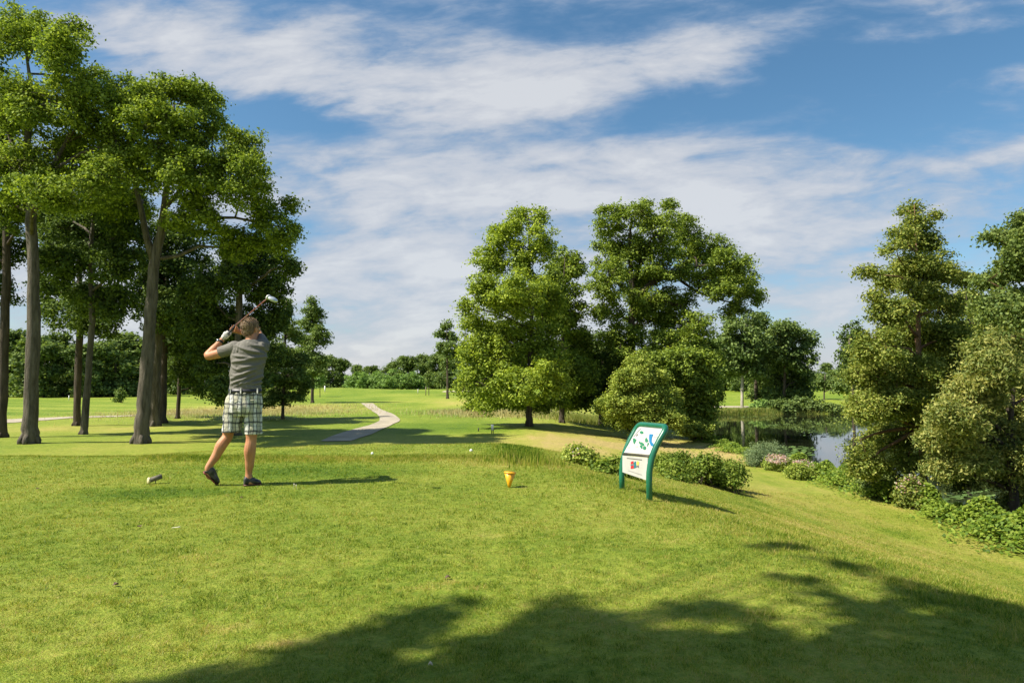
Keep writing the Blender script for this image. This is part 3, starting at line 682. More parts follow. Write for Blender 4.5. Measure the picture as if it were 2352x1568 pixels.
for k, (px, py, rx, ry, lb) in enumerate([(1752, 932, 22, 16, 'round bright bush at the water edge under the pale trunk'), (1800, 934, 34, 20, 'wide leafy bush hanging over the far water edge'),
        (1850, 930, 30, 24, 'dense bush on the far bank left of the small far trees'), (1900, 935, 28, 12, 'low bush on the far bank beside the near tall tree')]):
    tree('shrub', lb, 'shrub', 62, [(px, 945, 4), (px, 930, 3)], [(px, py, rx, ry), (px-rx*.5, py+4, rx*.6, ry*.7), (px+rx*.5, py+4, rx*.6, ry*.7)], 'farlight' if k == 0 else 'far', 'dark', 3500, 33+k, rc=.45, lsize=.25, spread=.8, twigs=4)
tree('oak_tree', 'tree with an open crown beyond the pond left of the tall pointed tree', 'tree', 90, [(1893, 926, 4), (1893, 900, 4), (1895, 860, 3)], [(1890, 878, 26, 16), (1915, 868, 24, 18), (1880, 866, 16, 12), (1935, 884, 25, 20)], 'far', 'dark', 5500, 40, rc=.8, lsize=.38, spread=2, group=GP)
tree('oak_tree', 'dull dark tree showing behind the left flank of the tall pointed tree', 'tree', 58, [(1960, 945, 9), (1958, 860, 7), (1950, 780, 4)], [(1958, 770, 24, 32), (1985, 810, 40, 40), (1955, 830, 22, 34), (1995, 870, 44, 40)], 'oakdark', 'dark', 9000, 41, rc=.7, lsize=.28, spread=2, group=GP)
for k, (px, top, w_, lb) in enumerate([(2060, 800, 70, 'wide far tree seen through the left boughs of the tall pointed tree'), (2180, 720, 90, 'far tree behind the tall pointed tree and the golden willow'), (2300, 690, 100, 'far tree behind the golden willow at the right edge'), (2420, 680, 110, 'large far tree beyond the pond at the right edge')]):
    tree('oak_tree', lb, 'tree', 64, [(px, 943, 10), (px, 860, 7), (px+4, top+30, 4)], [(px, top+30, w_*.6, 34), (px-w_*.4, top+75, w_*.6, 45), (px+w_*.5, top+70, w_*.6, 45), (px, 880, w_, 55)], 'far', 'dark', 11000, 42+k, rc=.8, lsize=.32, spread=2.5, group=GP)

# right foreground trees on the pond bank
tree('alder_tree', 'tall pointed tree on the pond bank, its boughs reaching down to the water', 'tree', 14.5, [(2120, 1158, 22), (2120, 1040, 20), (2115, 930, 18), (2110, 800, 14), (2108, 700, 11), (2105, 580, 7), (2100, 470, 2)],
     [(2100, 478, 14, 18), (2076, 482, 14, 7), (2108, 510, 30, 20), (2148, 492, 14, 8), (2070, 535, 26, 16), (2110, 550, 45, 24), (2060, 575, 34, 22), (2155, 575, 30, 18), (2100, 605, 58, 26), (1995, 622, 26, 12), (2050, 640, 40, 26), (2165, 625, 42, 26), (2110, 670, 55, 34), (2010, 680, 22, 14), (2050, 715, 52, 34), (2160, 700, 50, 36), (2215, 640, 26, 14), (2100, 765, 70, 40), (2030, 790, 52, 42), (2180, 780, 55, 48), (2000, 860, 50, 42), (2090, 850, 70, 45), (2185, 870, 50, 45), (1975, 815, 26, 22), (2050, 920, 60, 40), (1985, 935, 48, 36), (2130, 940, 55, 36), (1975, 1010, 34, 34), (2050, 1010, 60, 40), (1990, 1065, 46, 26), (2080, 1060, 50, 22), (2150, 1040, 55, 40), (2210, 1070, 42, 52), (2180, 985, 50, 40)],
     'alder', 'red', 150000, 50, rc=.24, lsize=.055, spread=.9, gap=.3, narrow=.75, twigs=26, flat=.7)
tree('alder_tree', 'slim tree with a leafy top standing behind the right shoulder of the tall pointed tree', 'tree', 18, [(2222, 1090, 12), (2224, 900, 10), (2226, 760, 6), (2218, 660, 2)],
     [(2222, 690, 30, 34), (2240, 740, 40, 34), (2200, 770, 30, 34), (2250, 800, 40, 40), (2270, 700, 24, 18), (2210, 850, 40, 44)], 'alder', 'dark', 26000, 51, rc=.24, lsize=.075, spread=.7, gap=.4)
tree('birch_tree', 'airy tree reaching in from the right edge with loose hanging twigs', 'tree', 10.5, [(2412, 1180, 30), (2408, 900, 24), (2400, 700, 18), (2392, 520, 9), (2385, 430, 3)],
     [(2350, 500, 32, 26), (2300, 540, 36, 12), (2345, 560, 40, 24), (2285, 600, 40, 12), (2340, 620, 40, 20), (2265, 645, 30, 12), (2320, 680, 50, 18), (2360, 700, 40, 28), (2290, 720, 34, 14), (2380, 620, 40, 50), (2420, 520, 50, 60), (2430, 700, 60, 60), (2350, 745, 40, 20), (2340, 590, 50, 40), (2310, 640, 50, 34), (2370, 560, 30, 60), (2260, 700, 24, 14), (2330, 720, 40, 26), (2320, 770, 44, 22)],
     'birch', 'red', 34000, 52, per=12, rc=.24, lsize=.05, spread=.6, gap=.5, narrow=.8, up=.2, shell=.2, twigs=30,
     limbs=[[(2398, 640, 8), (2350, 590, 5), (2290, 545, 2)], [(2402, 740, 8), (2350, 690, 5), (2270, 645, 2)]])
tree('willow_tree', 'pale gold-green willow-leaved tree at the right edge, hanging over the water', 'tree', 12.5, [(2330, 1190, 26), (2325, 1080, 22), (2320, 980, 16), (2330, 880, 8)],
     [(2290, 845, 55, 46), (2350, 830, 50, 52), (2240, 895, 55, 48), (2320, 920, 70, 55), (2200, 950, 50, 44), (2265, 990, 70, 55), (2350, 1000, 60, 60), (2180, 1010, 40, 34), (2310, 1070, 62, 45), (2360, 1090, 50, 45), (2250, 1055, 40, 34), (2210, 985, 40, 36), (2150, 1000, 36, 30), (2170, 1070, 40, 28), (2255, 800, 34, 30), (2320, 770, 36, 26), (2340, 1150, 40, 20), (2410, 900, 60, 90), (2400, 1060, 50, 70)],
     'gold', 'dark', 115000, 53, rc=.28, lsize=.075, spread=.8, gap=.15, narrow=.38, up=.4, twigs=20)

# bushes on the slope and along the bank
def shrubs(name, label, px, py, lobes, leaf, n, seed, lsize=.055, group=None, rc=.13, flowers=None, **kw):
    b = hit(px, py); d = b[1]; r_ = np.random.default_rng(seed)
    root = empty(name, b, label, 'shrub', group)
    L = px_lobes(lobes, d, r_, kw.get('spread', .5))
    mb = MB()
    for l in L:
        for _ in range(9):
            e = np.array(l[:3])+r_.normal(size=3)*np.array(l[3:])*.5; a = np.array([l[0]+r_.normal()*l[3]*.4, l[1]+r_.normal()*.1, 0]); a[2] = float(H(a[0], a[1]))-.03
            m = (a+e)/2+r_.normal(size=3)*.04; mb.tube([a, m, e], [.008, .006, .003], 4, cap=False)
    lx = sorted(L, key=lambda l: l[0]); ln_ = [np.array([l[0], l[1], float(H(l[0], l[1]))+.01]) for l in lx]
    mb.tube(ln_, [.01]*len(ln_), 5); mb.build('stems', BARK['dark'], root)
    C, Nn, cc = crown_points(L, n, 18, rc, r_, .6, shell=.35, gap=.1)
    k = C[:, 2] > H(C[:, 0], C[:, 1])+.01
    V, Fq = leaves_mesh(C[k], Nn[k], lsize, lsize*kw.get('narrow', .65), r_); mkmesh('leaves', V, Fq, LEAF[leaf], root)
    if flowers:
        C, Nn, cc = crown_points(px_lobes(flowers[1], d, r_, .3), flowers[0], 14, .07, r_, .5, shell=.9, gap=.2)
        V, Fq = leaves_mesh(C, Nn, .035, .03, r_); mkmesh('blossom', V, Fq, LEAF['pink'], root)
    return root
shrubs('bramble_bush', 'small weedy bush with faded pink flower heads, left of the sign', 1333, 1062, [(1320, 1046, 22, 18), (1345, 1048, 22, 15), (1330, 1036, 12, 12)], 'shrub', 5500, 60, flowers=(260, [(1328, 1036, 16, 8)]), spread=.25)
shrubs('bramble_bush', 'green bramble bush half hidden behind the left post of the sign', 1400, 1088, [(1388, 1078, 18, 10), (1408, 1070, 22, 14), (1430, 1072, 22, 18), (1440, 1088, 14, 10)], 'bramble', 7000, 61, spread=.3)
shrubs('bramble_bush', 'broad low bramble thicket to the right of the sign', 1600, 1106, [(1525, 1066, 30, 24), (1560, 1058, 26, 22), (1590, 1068, 34, 26), (1625, 1066, 30, 24), (1655, 1082, 30, 22), (1560, 1084, 36, 18), (1610, 1092, 36, 16), (1688, 1078, 18, 24), (1650, 1100, 34, 10), (1545, 1072, 20, 18), (1600, 1103, 44, 10), (1545, 1096, 34, 10), (1685, 1100, 18, 10)], 'bramble', 30000, 62, spread=.7)
shrubs('bank_bush', 'grey-green willow bush on the pond bank', 1755, 1070, [(1745, 1040, 28, 26), (1775, 1036, 30, 26), (1730, 1050, 20, 20), (1765, 1058, 34, 18)], 'greybush', 14000, 63, spread=.4, narrow=.3)
shrubs('bank_bush', 'bank bush topped with pink blossom beside the grey-green willow bush', 1790, 1082, [(1785, 1064, 26, 16), (1810, 1068, 20, 14)], 'shrub', 6500, 64, flowers=(800, [(1785, 1052, 24, 9)]), spread=.3)
shrubs('bank_bush', 'leafy bank bush with a few pink flower heads above the open water', 1850, 1095, [(1830, 1080, 22, 15), (1860, 1090, 26, 13), (1885, 1098, 24, 10)], 'shrub', 8000, 65, flowers=(280, [(1845, 1062, 22, 7)]), spread=.4)
shrubs('bank_bush', 'dark twiggy bush on the bank left of the tall pointed tree trunk', 2040, 1145, [(2000, 1110, 30, 22), (2045, 1112, 36, 26), (2080, 1120, 26, 26), (2030, 1130, 40, 18)], 'birch', 11000, 66, spread=.3, flowers=(160, [(1990, 1095, 20, 8)]))
shrubs('bank_bush', 'bank bush with brownish flower heads touching the trunk of the tall pointed tree', 2100, 1165, [(2095, 1120, 24, 30), (2120, 1145, 26, 24), (2080, 1140, 20, 20)], 'alder', 8000, 67, spread=.2, flowers=(220, [(2090, 1110, 22, 20)]))
shrubs('bank_bush', 'rounded leafy bush on the bank between trunk and right edge', 2230, 1190, [(2190, 1165, 34, 14), (2240, 1175, 36, 18), (2290, 1195, 30, 16)], 'bramble', 8000, 68, spread=.3)

# leafy ground cover along the bank
r_ = np.random.default_rng(77); n = 120000
y = np.abs(r_.uniform(0, 1, n))**1.6*40+5.5
s = r_.normal(size=n)*.42
wd = 1+.3*np.sin(y*1.3)+.2*np.sin(y*3.1)
x = xpond(y)-.32+s*wd*.75-.25*sm((14-y)/4)
hp = (.34+.14*np.sin(x*5+y*3.1)+.12*np.sin(y*7.3-x*2))*(1-.55*sm((y-15)/12))*np.clip(1-(s/1.3)**2, .15, 1)
z = H(x, y)+hp*np.sqrt(r_.uniform(.1, 1, n))
C = np.stack([x, y, np.maximum(z, WZ+.05)], 1)
Nn = np.stack([r_.normal(size=n)*.5-.25, r_.normal(size=n)*.5-.2, np.ones(n)*.9], 1); Nn /= np.linalg.norm(Nn, axis=1, keepdims=True)
V, Fq = leaves_mesh(C, Nn, .075, .05, r_); tag(mkmesh('ground_cover', V, Fq, LEAF['nettle']), 'bright green leafy ground cover along the pond bank', kind='stuff')

# distant woods: prototypes copied
def proto(name, label, cat, group, d, lobes, n, seed, leaf, lsize, at, trunk):
    return tree(name, label, cat, d, trunk, lobes, leaf, 'dark', n, seed, per=20, rc=1.0, lsize=lsize, spread=1.5, group=group, twigs=6, gap=.15)
def copy_tree(o, loc, sc, rz, label=None, group=None):
    c = o.copy(); COL.objects.link(c); c.location = loc; c.scale = sc; c.rotation_euler = (0, 0, rz)
    if label: c['label'] = label
    if group: c['group'] = group
    for ch in list(o.children):
        k = ch.copy(); COL.objects.link(k); k.parent = c
    return c
# prototype sizes: about 9 m tall at d = 100
GW = 'dark trees of the distant woodland edge'
def mkproto(kind, seed):
    r = np.random.default_rng(seed); px = 1176; d = 100
    base = 878+1.8*F/d/1.0
    lb = []
    hgt = 150.
    for k in range(9):
        t = r.uniform(.15, .9); w_ = 42*math.sin(PI*min(.95, t*.85+.1))**.6
        lb.append((px+r.uniform(-1, 1)*w_*.7, base-hgt*t, r.uniform(18, 30), r.uniform(16, 26)))
    lb += [(px, base-hgt*.92, 18, 16), (px-14, base-hgt*.12, 34, 18), (px+18, base-hgt*.15, 30, 20)]
    return [(a, b, c_, e) for a, b, c_, e in lb], [(px, base, 7), (px, base-hgt*.4, 6), (px, base-hgt*.8, 3)]
LABW = 'one of the dark trees massed along the distant woodland edge'
protos = []
for k in range(4):
    lb, tk = mkproto(k, 100+k)
    o = proto('woodland_tree', LABW, 'tree', GW, 100, lb, 5200, 200+k, 'far' if k != 2 else 'oakdark', .5, None, tk); protos.append(o)
used = set()
rr = random.Random(5)
spots = []
for px in range(-30, 330, 26): spots.append((px+rr.uniform(-8, 8), 82+rr.uniform(0, 8), rr.uniform(120, 158)))          # left background, nearer
for px in range(-40, 420, 34): spots.append((px+rr.uniform(-8, 8), 98+rr.uniform(0, 8), rr.uniform(100, 130)))
for px in range(330, 700, 30): spots.append((px+rr.uniform(-8, 8), 105+rr.uniform(0, 10), rr.uniform(80, 110)))
def skyl(px): return np.interp(px, [690, 740, 760, 800, 830, 860, 900, 925, 960, 1000, 1050, 1100, 1400, 1700], [810, 812, 818, 822, 838, 838, 828, 812, 820, 806, 800, 800, 800, 800])
for px in range(690, 1100, 19):
    if 795 < px < 860: d = 230
    else: d = 185
    spots.append((px+rr.uniform(-5, 5), d+rr.uniform(-6, 10), None))
for px in range(1080, 1700, 32): spots.append((px+rr.uniform(-8, 8), 150+rr.uniform(-6, 20), rr.uniform(90, 130)))
for px in range(1600, 2400, 34): spots.append((px+rr.uniform(-8, 8), 140+rr.uniform(-6, 20), rr.uniform(80, 125)*(.5 if 1800 < px < 1990 else 1)))
for px in range(700, 1100, 40): spots.append((px, 260+rr.uniform(0, 20), 50.))
for i_, (px, d, hp_) in enumerate(spots):
    p0 = P(px, 890, d); z0 = float(H(p0[0], d)); basepy = 878+(CAMZ-z0)*F/d
    if hp_ is None: hp_ = basepy-float(skyl(px))+rr.uniform(-5, 4)
    hm = hp_/F*d; sc = hm/9.9
    o = protos[i_ % 4]; loc = (p0[0], d, z0); rz = rr.uniform(0, 6.28)
    s3 = (sc*rr.uniform(.95, 1.3), sc*rr.uniform(.95, 1.3), sc)
    if (i_ % 4) not in used:
        used.add(i_ % 4); o.location = loc; o.scale = s3; o.rotation_euler = (0, 0, rz)
    else: copy_tree(o, loc, s3, rz)
# row of pale rounded bushes at the end of the fairway
GB = 'pale round bushes at the far end of the fairway'
bs = [(826, 872, 30), (868, 870, 28), (905, 868, 26), (934, 872, 24), (955, 876, 20), (845, 878, 24), (885, 880, 24)]
lbs = ['leftmost pale round bush of the row at the end of the fairway', 'second pale bush from the left in the row at the end of the fairway', 'tallest pale bush in the middle of the row at the end of the fairway', 'pale bush right of the tallest in the row at the end of the fairway', 'rightmost dull green bush of the row at the end of the fairway',
       'low pale bush in front, between the first and second of the far row', 'low pale bush in front, just left of the tallest of the far row']
for k, (px, py, rx) in enumerate(bs):
    tree('round_bush', lbs[k], 'bush', 150-(k > 4)*4, [(px, 897, 3), (px, 885, 2)], [(px, py, rx, 20), (px-rx*.5, py+8, rx*.6, 17), (px+rx*.5, py+7, rx*.6, 16)], 'farlight', 'dark', 3800, 300+k, per=20, rc=.8, lsize=.36, spread=1.2, group=GB, twigs=3)
tree('sapling', 'young round-headed tree beside the conifer at the left of the fairway', 'tree', 84, [(735, 905, 2), (735, 890, 2), (735, 875, 1)], [(735, 872, 11, 14), (731, 880, 9, 9)], 'farlight', 'dark', 900, 320, per=12, rc=.4, lsize=.25, spread=.3, twigs=6)
tree('sapling', 'young tree on the mound left of the lone slim tree', 'tree', 95, [(985, 905, 2), (985, 885, 2), (985, 870, 1)], [(985, 868, 12, 16), (988, 878, 10, 10)], 'far', 'dark', 900, 321, per=12, rc=.4, lsize=.25, spread=.3, twigs=6)
tree('sapling', 'bare little tree stump-like sapling under the bright front tree', 'tree', 60, [(1081, 930, 3.5), (1081, 918, 3), (1079, 905, 2)], [(1080, 905, 9, 8)], 'far', 'dark', 300, 322, per=8, rc=.2, lsize=.15, spread=.2, twigs=6)
# shade trees standing to the left of the camera: their shadow falls over the near turf
def casters():
    hgt = 9.5; off = hgt/math.tan(SUN_EL); ox, oy = off*math.cos(SH), off*math.sin(SH)
    tg = [(740, 1525, .2), (820, 1500, .2), (880, 1468, .19), (945, 1440, .17), (1010, 1402, .14), (1075, 1372, .07), (860, 1560, .2), (620, 1568, .10), (560, 1572, .10), (500, 1562, .10), (440, 1575, .09), (370, 1580, .08), (1245, 1372, .07), (1290, 1378, .08), (1320, 1395, .06), (1270, 1425, .12), (1240, 1450, .15), (1380, 1420, .07), (1150, 1500, .16), (1220, 1480, .17), (1060, 1520, .12), (1330, 1470, .18), (1400, 1440, .14), (1470, 1435, .13), (1540, 1410, .11), (1610, 1395, .11), (1680, 1405, .11), (1750, 1440, .14), (1560, 1490, .25), (1450, 1530, .3), (1680, 1520, .3),
          (1850, 1490, .22), (1960, 1490, .2), (1800, 1560, .3), (1990, 1560, .22), (2140, 1550, .2), (2290, 1550, .3), (2060, 1440, .14), (2180, 1430, .13), (2290, 1450, .18), (2350, 1440, .2), (1780, 1252, .07), (1830, 1256, .09), (1890, 1280, .09), (1950, 1300, .09), (2010, 1320, .09), (2070, 1342, .10), (2130, 1360, .11), (2200, 1378, .13), (2270, 1392, .15), (2340, 1415, .18), (1770, 1326, .05), (1850, 1333, .06), (1900, 1352, .07), (1970, 1390, .09), (2460, 1480, .7), (1100, 1620, .5), (1350, 1620, .5), (1700, 1680, .7), (1300, 1780, .8), (2200, 1700, .8), (900, 1720, .5)]
    L = []
    rg = np.random.default_rng(9)
    for px, py, r0 in tg:
        g_ = hit(px, py); h2 = rg.uniform(6.6, 7.4); o2 = h2/math.tan(SUN_EL)
        L.append([g_[0]-o2*math.cos(SH), g_[1]-o2*math.sin(SH), g_[2]+h2, r0*1.2, r0*1.05, r0*.8])
    return L
CL = casters()
rg = np.random.default_rng(31)
root = empty('oak_tree', (-9.5, -2.5, float(H(-9.5, -2.5))), 'large shade oak standing left of the tee whose shadow falls across the near grass', 'tree')
mb = MB(); mb.tube([(-9.5, -2.5, -.2), (-9.4, -2.4, 2.5), (-9.0, -2.0, 4.8), (-8.5, -1.2, 6.4), (-8, -.6, 7.4)], [.42, .34, .27, .2, .1], 12)
for l in CL:
    a = np.array([-8.6, -1.4, 6.2]); c = np.array(l[:3]); mb.tube([a, (a+c)/2+np.array([0, 0, .3]), c], [.018, .012, .006], 5)
mb.build('trunk', BARK['grey'], root)
C, Nn, cc = crown_points(CL, 21000, 12, .10, rg, .7, shell=.05, gap=.25)
V, Fq = leaves_mesh(C, Nn, .11, .075, rg); mkmesh('crown', V, Fq, LEAF['oak'], root)

# ------------------------------------------------------------------ golfer
GD = 7.17
def G(cx, cy, yo=0.0):
    """a point of the golfer: cx, cy measured on an enlarged crop of the figure, yo metres away from the camera"""
    return P((540+cx/2.45)*.784, (820+cy/2.45)*.784, GD+yo)
K = .001463
gb = G(330, 1485); gb[2] = float(H(gb[0], gb[1]))
man = empty('person', gb, 'man in grey T-shirt and plaid shorts seen from behind, finishing a golf swing', 'person')
MSKIN = princ('skin', (.52, .25, .14), .55, spec=.35, sub=.12,
    colsrc=lambda nt: ramp(nt, noise(nt, 9, 4), [(.3, (.40, .165, .075)), (.7, (.54, .26, .135))]))
MSHIRT = princ('grey shirt', (.15, .145, .125), .75, spec=.25,
    colsrc=lambda nt: ramp(nt, noise(nt, 260, 3, stretch=(1, 1, .3)), [(.3, (.115, .108, .092)), (.7, (.18, .17, .147))]),
    bumpsrc=lambda nt: bump(nt, noise(nt, 9, 4, stretch=(1, 1, 2.2), dist=.6), .35, .03))
def plaid(nt):
    tc = N(nt, 'ShaderNodeTexCoord'); sp = N(nt, 'ShaderNodeSeparateXYZ'); nt.links.new(tc.outputs['Object'], sp.inputs[0])
    # cloth coordinate round the leg
    a = math_(nt, 'ADD', sp.outputs[0], math_(nt, 'MULTIPLY', sp.outputs[1], .55)); z = sp.outputs[2]
    wv = noise(nt, 9, 2); a = math_(nt, 'ADD', a, math_(nt, 'MULTIPLY', wv, .04)); z = math_(nt, 'ADD', z, math_(nt, 'MULTIPLY', wv, .045))
    def band(v, period, w, off):
        m = math_(nt, 'FRACT', math_(nt, 'ADD', math_(nt, 'DIVIDE', v, period), off)); return math_(nt, 'LESS_THAN', math_(nt, 'ABSOLUTE', math_(nt, 'SUBTRACT', m, .5)), w/2/period)
    col = (.66, .65, .60)
    c = mixc(nt, math_(nt, 'MULTIPLY', band(a, .085, .032, .1), .7), col, (.34, .32, .20))
    c = mixc(nt, math_(nt, 'MULTIPLY', band(z, .095, .030, .3), .62), c, (.22, .22, .18))
    c = mixc(nt, math_(nt, 'MULTIPLY', band(a, .085, .009, .35), .92), c, (.03, .035, .04))
    c = mixc(nt, math_(nt, 'MULTIPLY', band(a, .085, .008, .85), .92), c, (.03, .035, .04))
    c = mixc(nt, math_(nt, 'MULTIPLY', band(z, .095, .010, .3), .85), c, (.02, .025, .04))
    c = mixc(nt, math_(nt, 'MULTIPLY', band(z, .095, .005, .75), .6), c, (.05, .05, .06))
    return c
MPLAID = princ('plaid shorts', (.6, .6, .5), .85, spec=.15, colsrc=plaid, bumpsrc=lambda nt: bump(nt, noise(nt, 14, 4, stretch=(1, 1, .8), dist=1.0), .6, .03))
MBELT = princ('black belt', (.012, .012, .018), .45)
MHAIR = princ('fair brown hair', (.2, .13, .07), .55, spec=.4,
    colsrc=lambda nt: ramp(nt, noise(nt, 60, 5, stretch=(1, 1, .35)), [(.3, (.10, .06, .03)), (.5, (.24, .155, .085)), (.72, (.48, .35, .22))]))
MGLOVE = princ('white glove', (.62, .60, .55), .6, colsrc=lambda nt: ramp(nt, noise(nt, 40, 3), [(.4, (.14, .13, .12)), (.5, (.62, .60, .55))]))
MSHOE = princ('dark shoe leather', (.03, .028, .03), .45, colsrc=lambda nt: ramp(nt, noise(nt, 22, 3), [(.45, (.018, .018, .022)), (.7, (.10, .09, .095))]))
MSOLE = princ('rust red sole', (.16, .035, .02), .5, colsrc=lambda nt: ramp(nt, noise(nt, 30, 3), [(.4, (.03, .015, .012)), (.6, (.24, .05, .025))]))
MBLACK = princ('black rubber', (.015, .015, .015), .6)
MCHROME = princ('steel', (.6, .6, .6), .2, metal=1)

def lerp(a, b, t): return a*(1-t)+b*t
def limb(mb, pts, rads, n=14, sub=5):
    """smooth tapered limb through joints (Catmull-Rom)"""
    p = [np.asarray(q, float) for q in pts]; q = [2*p[0]-p[1]]+p+[2*p[-1]-p[-2]]; r = [rads[0]]+list(rads)+[rads[-1]]
    PP, RR = [], []
    for i in range(1, len(q)-2):
        for j in range(sub):
            t = j/sub
            PP.append(.5*((2*q[i])+(-q[i-1]+q[i+1])*t+(2*q[i-1]-5*q[i]+4*q[i+1]-q[i+2])*t*t+(-q[i-1]+3*q[i]-3*q[i+1]+q[i+2])*t**3)); RR.append(lerp(r[i], r[i+1], t*t*(3-2*t)))
    PP.append(p[-1]); RR.append(rads[-1]); mb.tube(PP, RR, n)
    return PP, RR
# key joints
L_sh, L_el, L_wr = G(362, 488, .0), G(170, 545, .02), G(272, 428, .12)
R_sh, R_el, R_wr = G(560, 478, .02), G(520, 372, .27), G(398, 374, .17)
Lhand, Rhand = G(308, 392, .13), G(352, 350, .12)
hips = G(437, 830, 0)
Lh, Lk, La = G(378, 880, .0), G(318, 1105, .05), G(172, 1358, -.02)
Rh, Rk, Ra = G(490, 880, .0), G(481, 1125, -.02), G(462, 1420, .02)
Ltoe, Rtoe = G(205, 1462, .02), G(545, 1464, .05)
gz = lambda p: float(H(p[0], p[1]))
gripA = G(296, 408, .135); gripB = G(362, 332, .11); clubT = P(617, 683, GD-.62)
ax = (gripB-gripA)/np.linalg.norm(gripB-gripA)
def hand_parts(mb, c, axd, wrist, k=1.0, thumb_side=1, fr=.0088):
    """palm, four unequal fingers curled round the grip and a thumb lying along it"""
    w = wrist-c; w = w-axd*np.dot(w, axd)*.6; w /= np.linalg.norm(w)
    u = w-axd*np.dot(w, axd); u /= np.linalg.norm(u); v = np.cross(axd, u)*thumb_side
    limb(mb, [wrist, lerp(wrist, c, .5)+u*.012, c+u*.024], [.026*k, .030*k, .030*k], 12)
    mb.ball(c+u*.024, (.020*k, .040*k, .034*k), u, axd, v)
    for i in range(4):
        o = (i-1.5)*.0195; ln = [.88, 1.0, .95, .78][i]
        pts, rd = [], []
        for j in range(7):
            an = (-.35+j*.62*ln)
            rr = .023+.002*math.sin(j*1.6)
            pts.append(c+axd*o+(u*math.cos(an)+v*math.sin(an))*rr*(1.18 if j < 2 else 1.0)); rd.append(fr*k*(1.08-.06*j))
        mb.tube(pts, rd, 8)
        mb.ball(pts[-1], rd[-1]*1.02, nu=8, nv=6)
    tp = [c+u*.030-axd*.018, c+u*.020-v*.022+axd*.005, c+u*.006-v*.024+axd*.032, c-v*.018+axd*.050]
    mb.tube(tp, [.012*k, .011*k, .0098*k, .0082*k], 8); mb.ball(tp[-1], .0084*k, nu=8, nv=6)
body = MB()
# torso and pelvis
def ring(cx, cy, hw, dp, yo=0): return (G(cx, cy, yo), np.array([hw, 0, 0]), np.array([0, dp, 0]))
body.loft([ring(435, 860, .150, .105), ring(437, 790, .140, .100), ring(445, 690, .140, .098), ring(460, 600, .150, .105), ring(468, 530, .160, .105), ring(470, 480, .150, .095), ring(475, 450, .095, .075)], 24)
body.ball(G(437, 890), (.150, .115, .10)); body.ball(L_sh, .062); body.ball(R_sh, .064)
# neck and head: face turned away and a little to the right
hc = G(480, 352, .03); fx = np.array([.42, .90, -.02]); fx /= np.linalg.norm(fx); rx = np.cross(fx, [0, 0, 1.]); rx /= np.linalg.norm(rx); uz = np.cross(rx, fx)
limb(body, [G(478, 470, .0), G(483, 430, .01), hc-uz*.05], [.072, .060, .058], 16)
body.ball(hc+uz*.022-fx*.012, (.076, .096, .088), rx, fx, uz, 24, 16)
body.ball(hc-uz*.045+fx*.022, (.058, .066, .066), rx, fx, uz)          # jaw
body.ball(hc-uz*.095+fx*.062, (.022, .018, .018), rx, fx, uz)          # chin
body.tube([hc+uz*.012+fx*.080, hc-uz*.018+fx*.106, hc-uz*.028+fx*.098], [.009, .013, .012], 8)   # nose
for s_ in (-1, 1):
    body.ball(hc-uz*.012+fx*.066+rx*.038*s_, (.020, .022, .018), rx, fx, uz, 10, 8)        # cheek
    body.ball(hc+uz*.022+fx*.076+rx*.030*s_, (.026, .014, .008), rx, fx, uz, 10, 8)       # brow
    e = hc-uz*.008-fx*.006+rx*.078*s_
    body.ball(e, (.010, .019, .031), rx*.9+fx*-.3*s_, fx, uz, 12, 8)                       # ear
body.ball(hc-uz*.058+fx*.084, (.026, .010, .006), rx, fx, uz, 10, 8); body.ball(hc-uz*.068+fx*.082, (.022, .010, .007), rx, fx, uz, 10, 8)   # lips
# arms
limb(body, [L_sh, lerp(L_sh, L_el, .5)+np.array([0, 0, -.008]), L_el, lerp(L_el, L_wr, .35), lerp(L_el, L_wr, .75), L_wr], [.056, .050, .043, .043, .033, .028])
limb(body, [R_sh, lerp(R_sh, R_el, .5), R_el, lerp(R_el, R_wr, .4), R_wr], [.058, .050, .043, .043, .029])
hand_parts(body, Rhand, ax, R_wr, 1.0, 1)
hand_parts(body, Lhand, ax, L_wr, .9, -1, .008)
# legs
limb(body, [Lh, lerp(Lh, Lk, .5), Lk+np.array([0, 0, .05]), Lk-np.array([.012, 0, .03]), lerp(Lk, La, .32)+np.array([-.004, -.012, 0]), lerp(Lk, La, .62), La+np.array([.008, 0, .035]), La],
     [.088, .072, .060, .054, .058, .046, .034, .036])
limb(body, [Rh, lerp(Rh, Rk, .5), Rk+np.array([0, 0, .05]), Rk-np.array([0, 0, .03]), lerp(Rk, Ra, .32)+np.array([.0, -.016, 0]), lerp(Rk, Ra, .62), Ra+np.array([0, 0, .06]), Ra],
     [.088, .072, .060, .054, .060, .047, .034, .037])
limb(body, [La, G(172, 1400, -.01), G(185, 1425, .0)], [.034, .028, .02]); limb(body, [Ra, Ra+np.array([.01, 0, -.04]), Ra+np.array([.06, .03, -.06])], [.034, .03, .02])
bo = body.build('body', MSKIN, man); remesh(bo, .0042, 4, .5)
for s_ in (-1, 1):
    eb = MB(); eb.ball(hc+uz*.008+fx*.079+rx*.030*s_, .0115, nu=12, nv=8); eb.build('eye', princ('eye white', (.7, .68, .62), .2), man)
